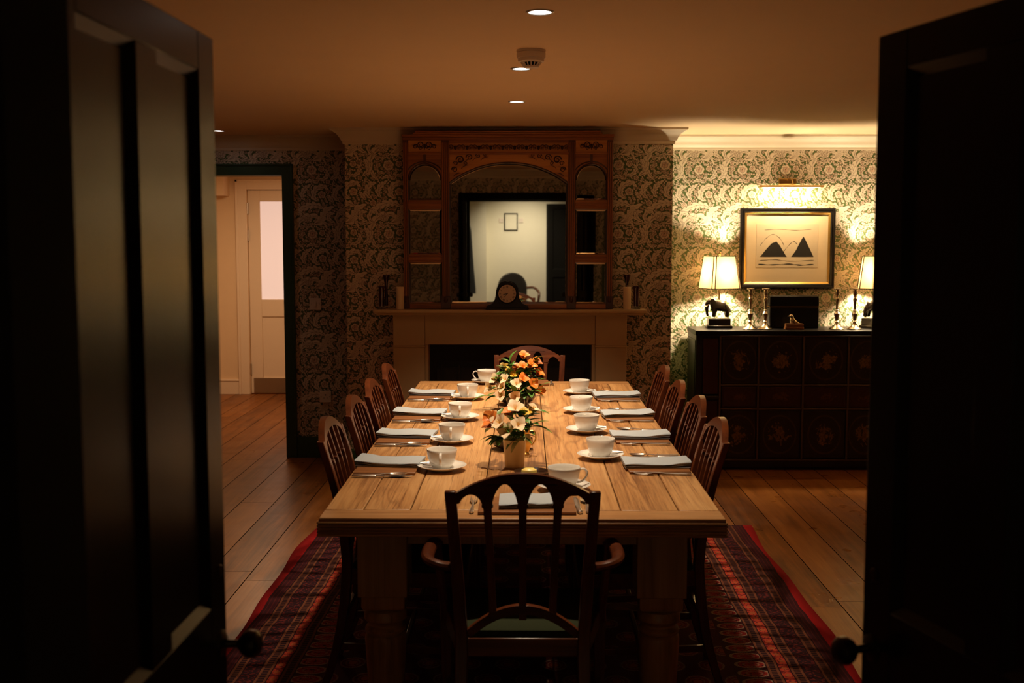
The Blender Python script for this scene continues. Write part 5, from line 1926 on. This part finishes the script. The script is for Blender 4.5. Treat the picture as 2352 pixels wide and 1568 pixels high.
fg = thing('figurine', (1.838, 7.80, STZ), 'tiny silver bird figurine on a small wooden block before the black box', 'figurine')
MB().box(-.062, .062, -.03, .03, 0, .016).box(-.058, .060, -.028, .028, .016, .040).build('block', M['mat'], fg, bevel=.002)
bb = MB()
bb.loft([[(.0 + cx_ + rx * math.cos(2 * PI * k / 14), ry * math.sin(2 * PI * k / 14), z_) for k in range(14)] for z_, cx_, rx, ry in ((.040, -.008, .014, .012), (.046, -.007, .022, .018), (.058, -.006, .026, .020), (.070, -.010, .020, .016), (.078, -.014, .013, .012), (.086, -.018, .015, .013), (.096, -.020, .014, .012), (.103, -.021, .006, .006))])
bb.tube([(-.028, 0, .094), (-.040, 0, .090), (-.046, 0, .086)], [.007, .004, .001], 8)
bb.tube([(.012, 0, .055), (.026, 0, .048), (.034, 0, .044)], [(.010, .006), (.009, .004), (.004, .002)], 8)
bb.build('bird_figure', M['pewter'], fg)

# ------------------------------------------------------------------ picture and picture light
pc = thing('framed_picture', (1.851, YB, 1.508), 'black and gold framed ink print hung above the sideboard', 'picture')
hw_, hh_ = .334, .283
mb = MB()


def frame_ring(mb, ho, vo, hi, vi, yo, yi):
    ro = [(-ho, yo, -vo), (ho, yo, -vo), (ho, yo, vo), (-ho, yo, vo)]
    ri = [(-hi, yi, -vi), (hi, yi, -vi), (hi, yi, vi), (-hi, yi, vi)]
    mb.loft([ro, ri], caps=False)


def moulding(o, prof):
    mb = MB()
    rings = [[(-hw_ + i_, y_, -hh_ + i_), (hw_ - i_, y_, -hh_ + i_), (hw_ - i_, y_, hh_ - i_), (-hw_ + i_, y_, hh_ - i_)] for i_, y_ in prof]
    return mb.loft(rings, caps=False)


moulding(pc, [(0, -.001), (0, -.030), (.006, -.036), (.014, -.034), (.018, -.028), (.024, -.030), (.030, -.024), (.030, -.008)]).build('frame', M['black'], pc, smooth=False)
moulding(pc, [(.030, -.012), (.030, -.022), (.034, -.024), (.046, -.015), (.046, -.006)]).build('gilt_slip', M['gold'], pc, smooth=False)
MB().box(-hw_ + .03, hw_ - .03, -.010, -.002, -hh_ + .03, hh_ - .03).build('mount', M['paper'], pc)
MB().box(-.218, .218, -.0112, -.010, -.135, .172).build('print_sheet', M['platepaper'], pc)
# plain abstract ink composition: ground stroke, a few rounded dark patches and thin lines
mb = MB()
rgp = random.Random(4)


def blob(cx_, cz_, rx, rz, y_=-.0116, rot=0.0):
    ph = [rgp.uniform(0, 6) for _ in range(3)]
    pts = []
    for k in range(36):
        a = 2 * PI * k / 36
        q = 1 + .10 * math.sin(3 * a + ph[0]) + .06 * math.sin(5 * a + ph[1])
        u_, v_ = rx * q * math.cos(a), rz * q * math.sin(a)
        pts.append((cx_ + u_ * math.cos(rot) - v_ * math.sin(rot), cz_ + u_ * math.sin(rot) + v_ * math.cos(rot)))
    mb.prism(pts, y_, y_ + .0005)


def stroke(pts, w_):
    s_ = cat_rom([(a, 0, b) for a, b in pts], 8)
    mb.tube([(p.x, -.0114, p.z) for p in s_], [(w_, .0003)] * len(s_), 6) if False else None
    L, Rr = [], []
    for i, p in enumerate(s_):
        d = (s_[min(i + 1, len(s_) - 1)] - s_[max(i - 1, 0)]).normalized()
        wv = w_ * (.7 + .5 * math.sin(i * .9))
        L.append((p.x - d.z * wv, p.z + d.x * wv)); Rr.append((p.x + d.z * wv, p.z - d.x * wv))
    mb.prism(L + Rr[::-1], -.0117, -.0112)


stroke([(-.20, -.112), (-.10, -.116), (.02, -.110), (.10, -.118), (.19, -.112)], .0038)
mb.prism([(-.19, -.06), (-.15, -.01), (-.11, .035), (-.075, .05), (-.05, .02), (-.02, -.03), (.0, -.06)], -.0116, -.0111)
mb.prism([(.03, -.06), (.06, -.02), (.10, .06), (.115, .085), (.13, .06), (.16, .0), (.19, -.06)], -.0116, -.0111)
stroke([(-.19, -.085), (-.08, -.08), (.02, -.09), (.19, -.083)], .0016)
stroke([(-.03, -.03), (.02, .03), (.05, .05), (.07, .03)], .0016)
stroke([(-.19, .02), (-.15, .07), (-.10, .10), (-.05, .07), (-.02, .02)], .0014)
stroke([(-.16, .13), (-.05, .135), (.06, .128), (.17, .135)], .0012)
mb.build('ink_marks', M['ink'], pc, smooth=False)

pl = thing('picture_light', (1.846, YB, 1.965), 'slim brass picture light on the wall above the framed print', 'light')
MB().box(-.062, .062, -.012, 0, -.020, .034).build('wall_plate', M['brass'], pl, bevel=.003)
MB().tube(cat_rom([(.0, -.01, .018), (.0, -.05, .030), (.01, -.10, .018), (.01, -.135, -.020)], 6), .005, 8).build('arm', M['brass'], pl)
mb = MB()
rings = []
for x_ in (-.222, .222):
    rings.append([(x_, -.135 + .016 * math.cos(R(a)), -.030 + .013 * math.sin(R(a))) for a in range(-10, 191, 20)] + [(x_, -.135 + .013 * math.cos(R(a)), -.030 + .010 * math.sin(R(a))) for a in range(190, -11, -20)])
mb.loft(rings)
mb.build('tubular_shade', M['brass'], pl)
MB().lathe([(.005, -.20), (.005, .20)], (0, -.135, -.028), 10, 'X').build('lamp_tube', M['tube'], pl)
add_light('picture_lamp', 'AREA', (1.846, YB - .135, 1.931), PIC_W, (1.0, .70, .36), rot=(R(38), 0, 0), shape='RECTANGLE', size=.40, size_y=.018)
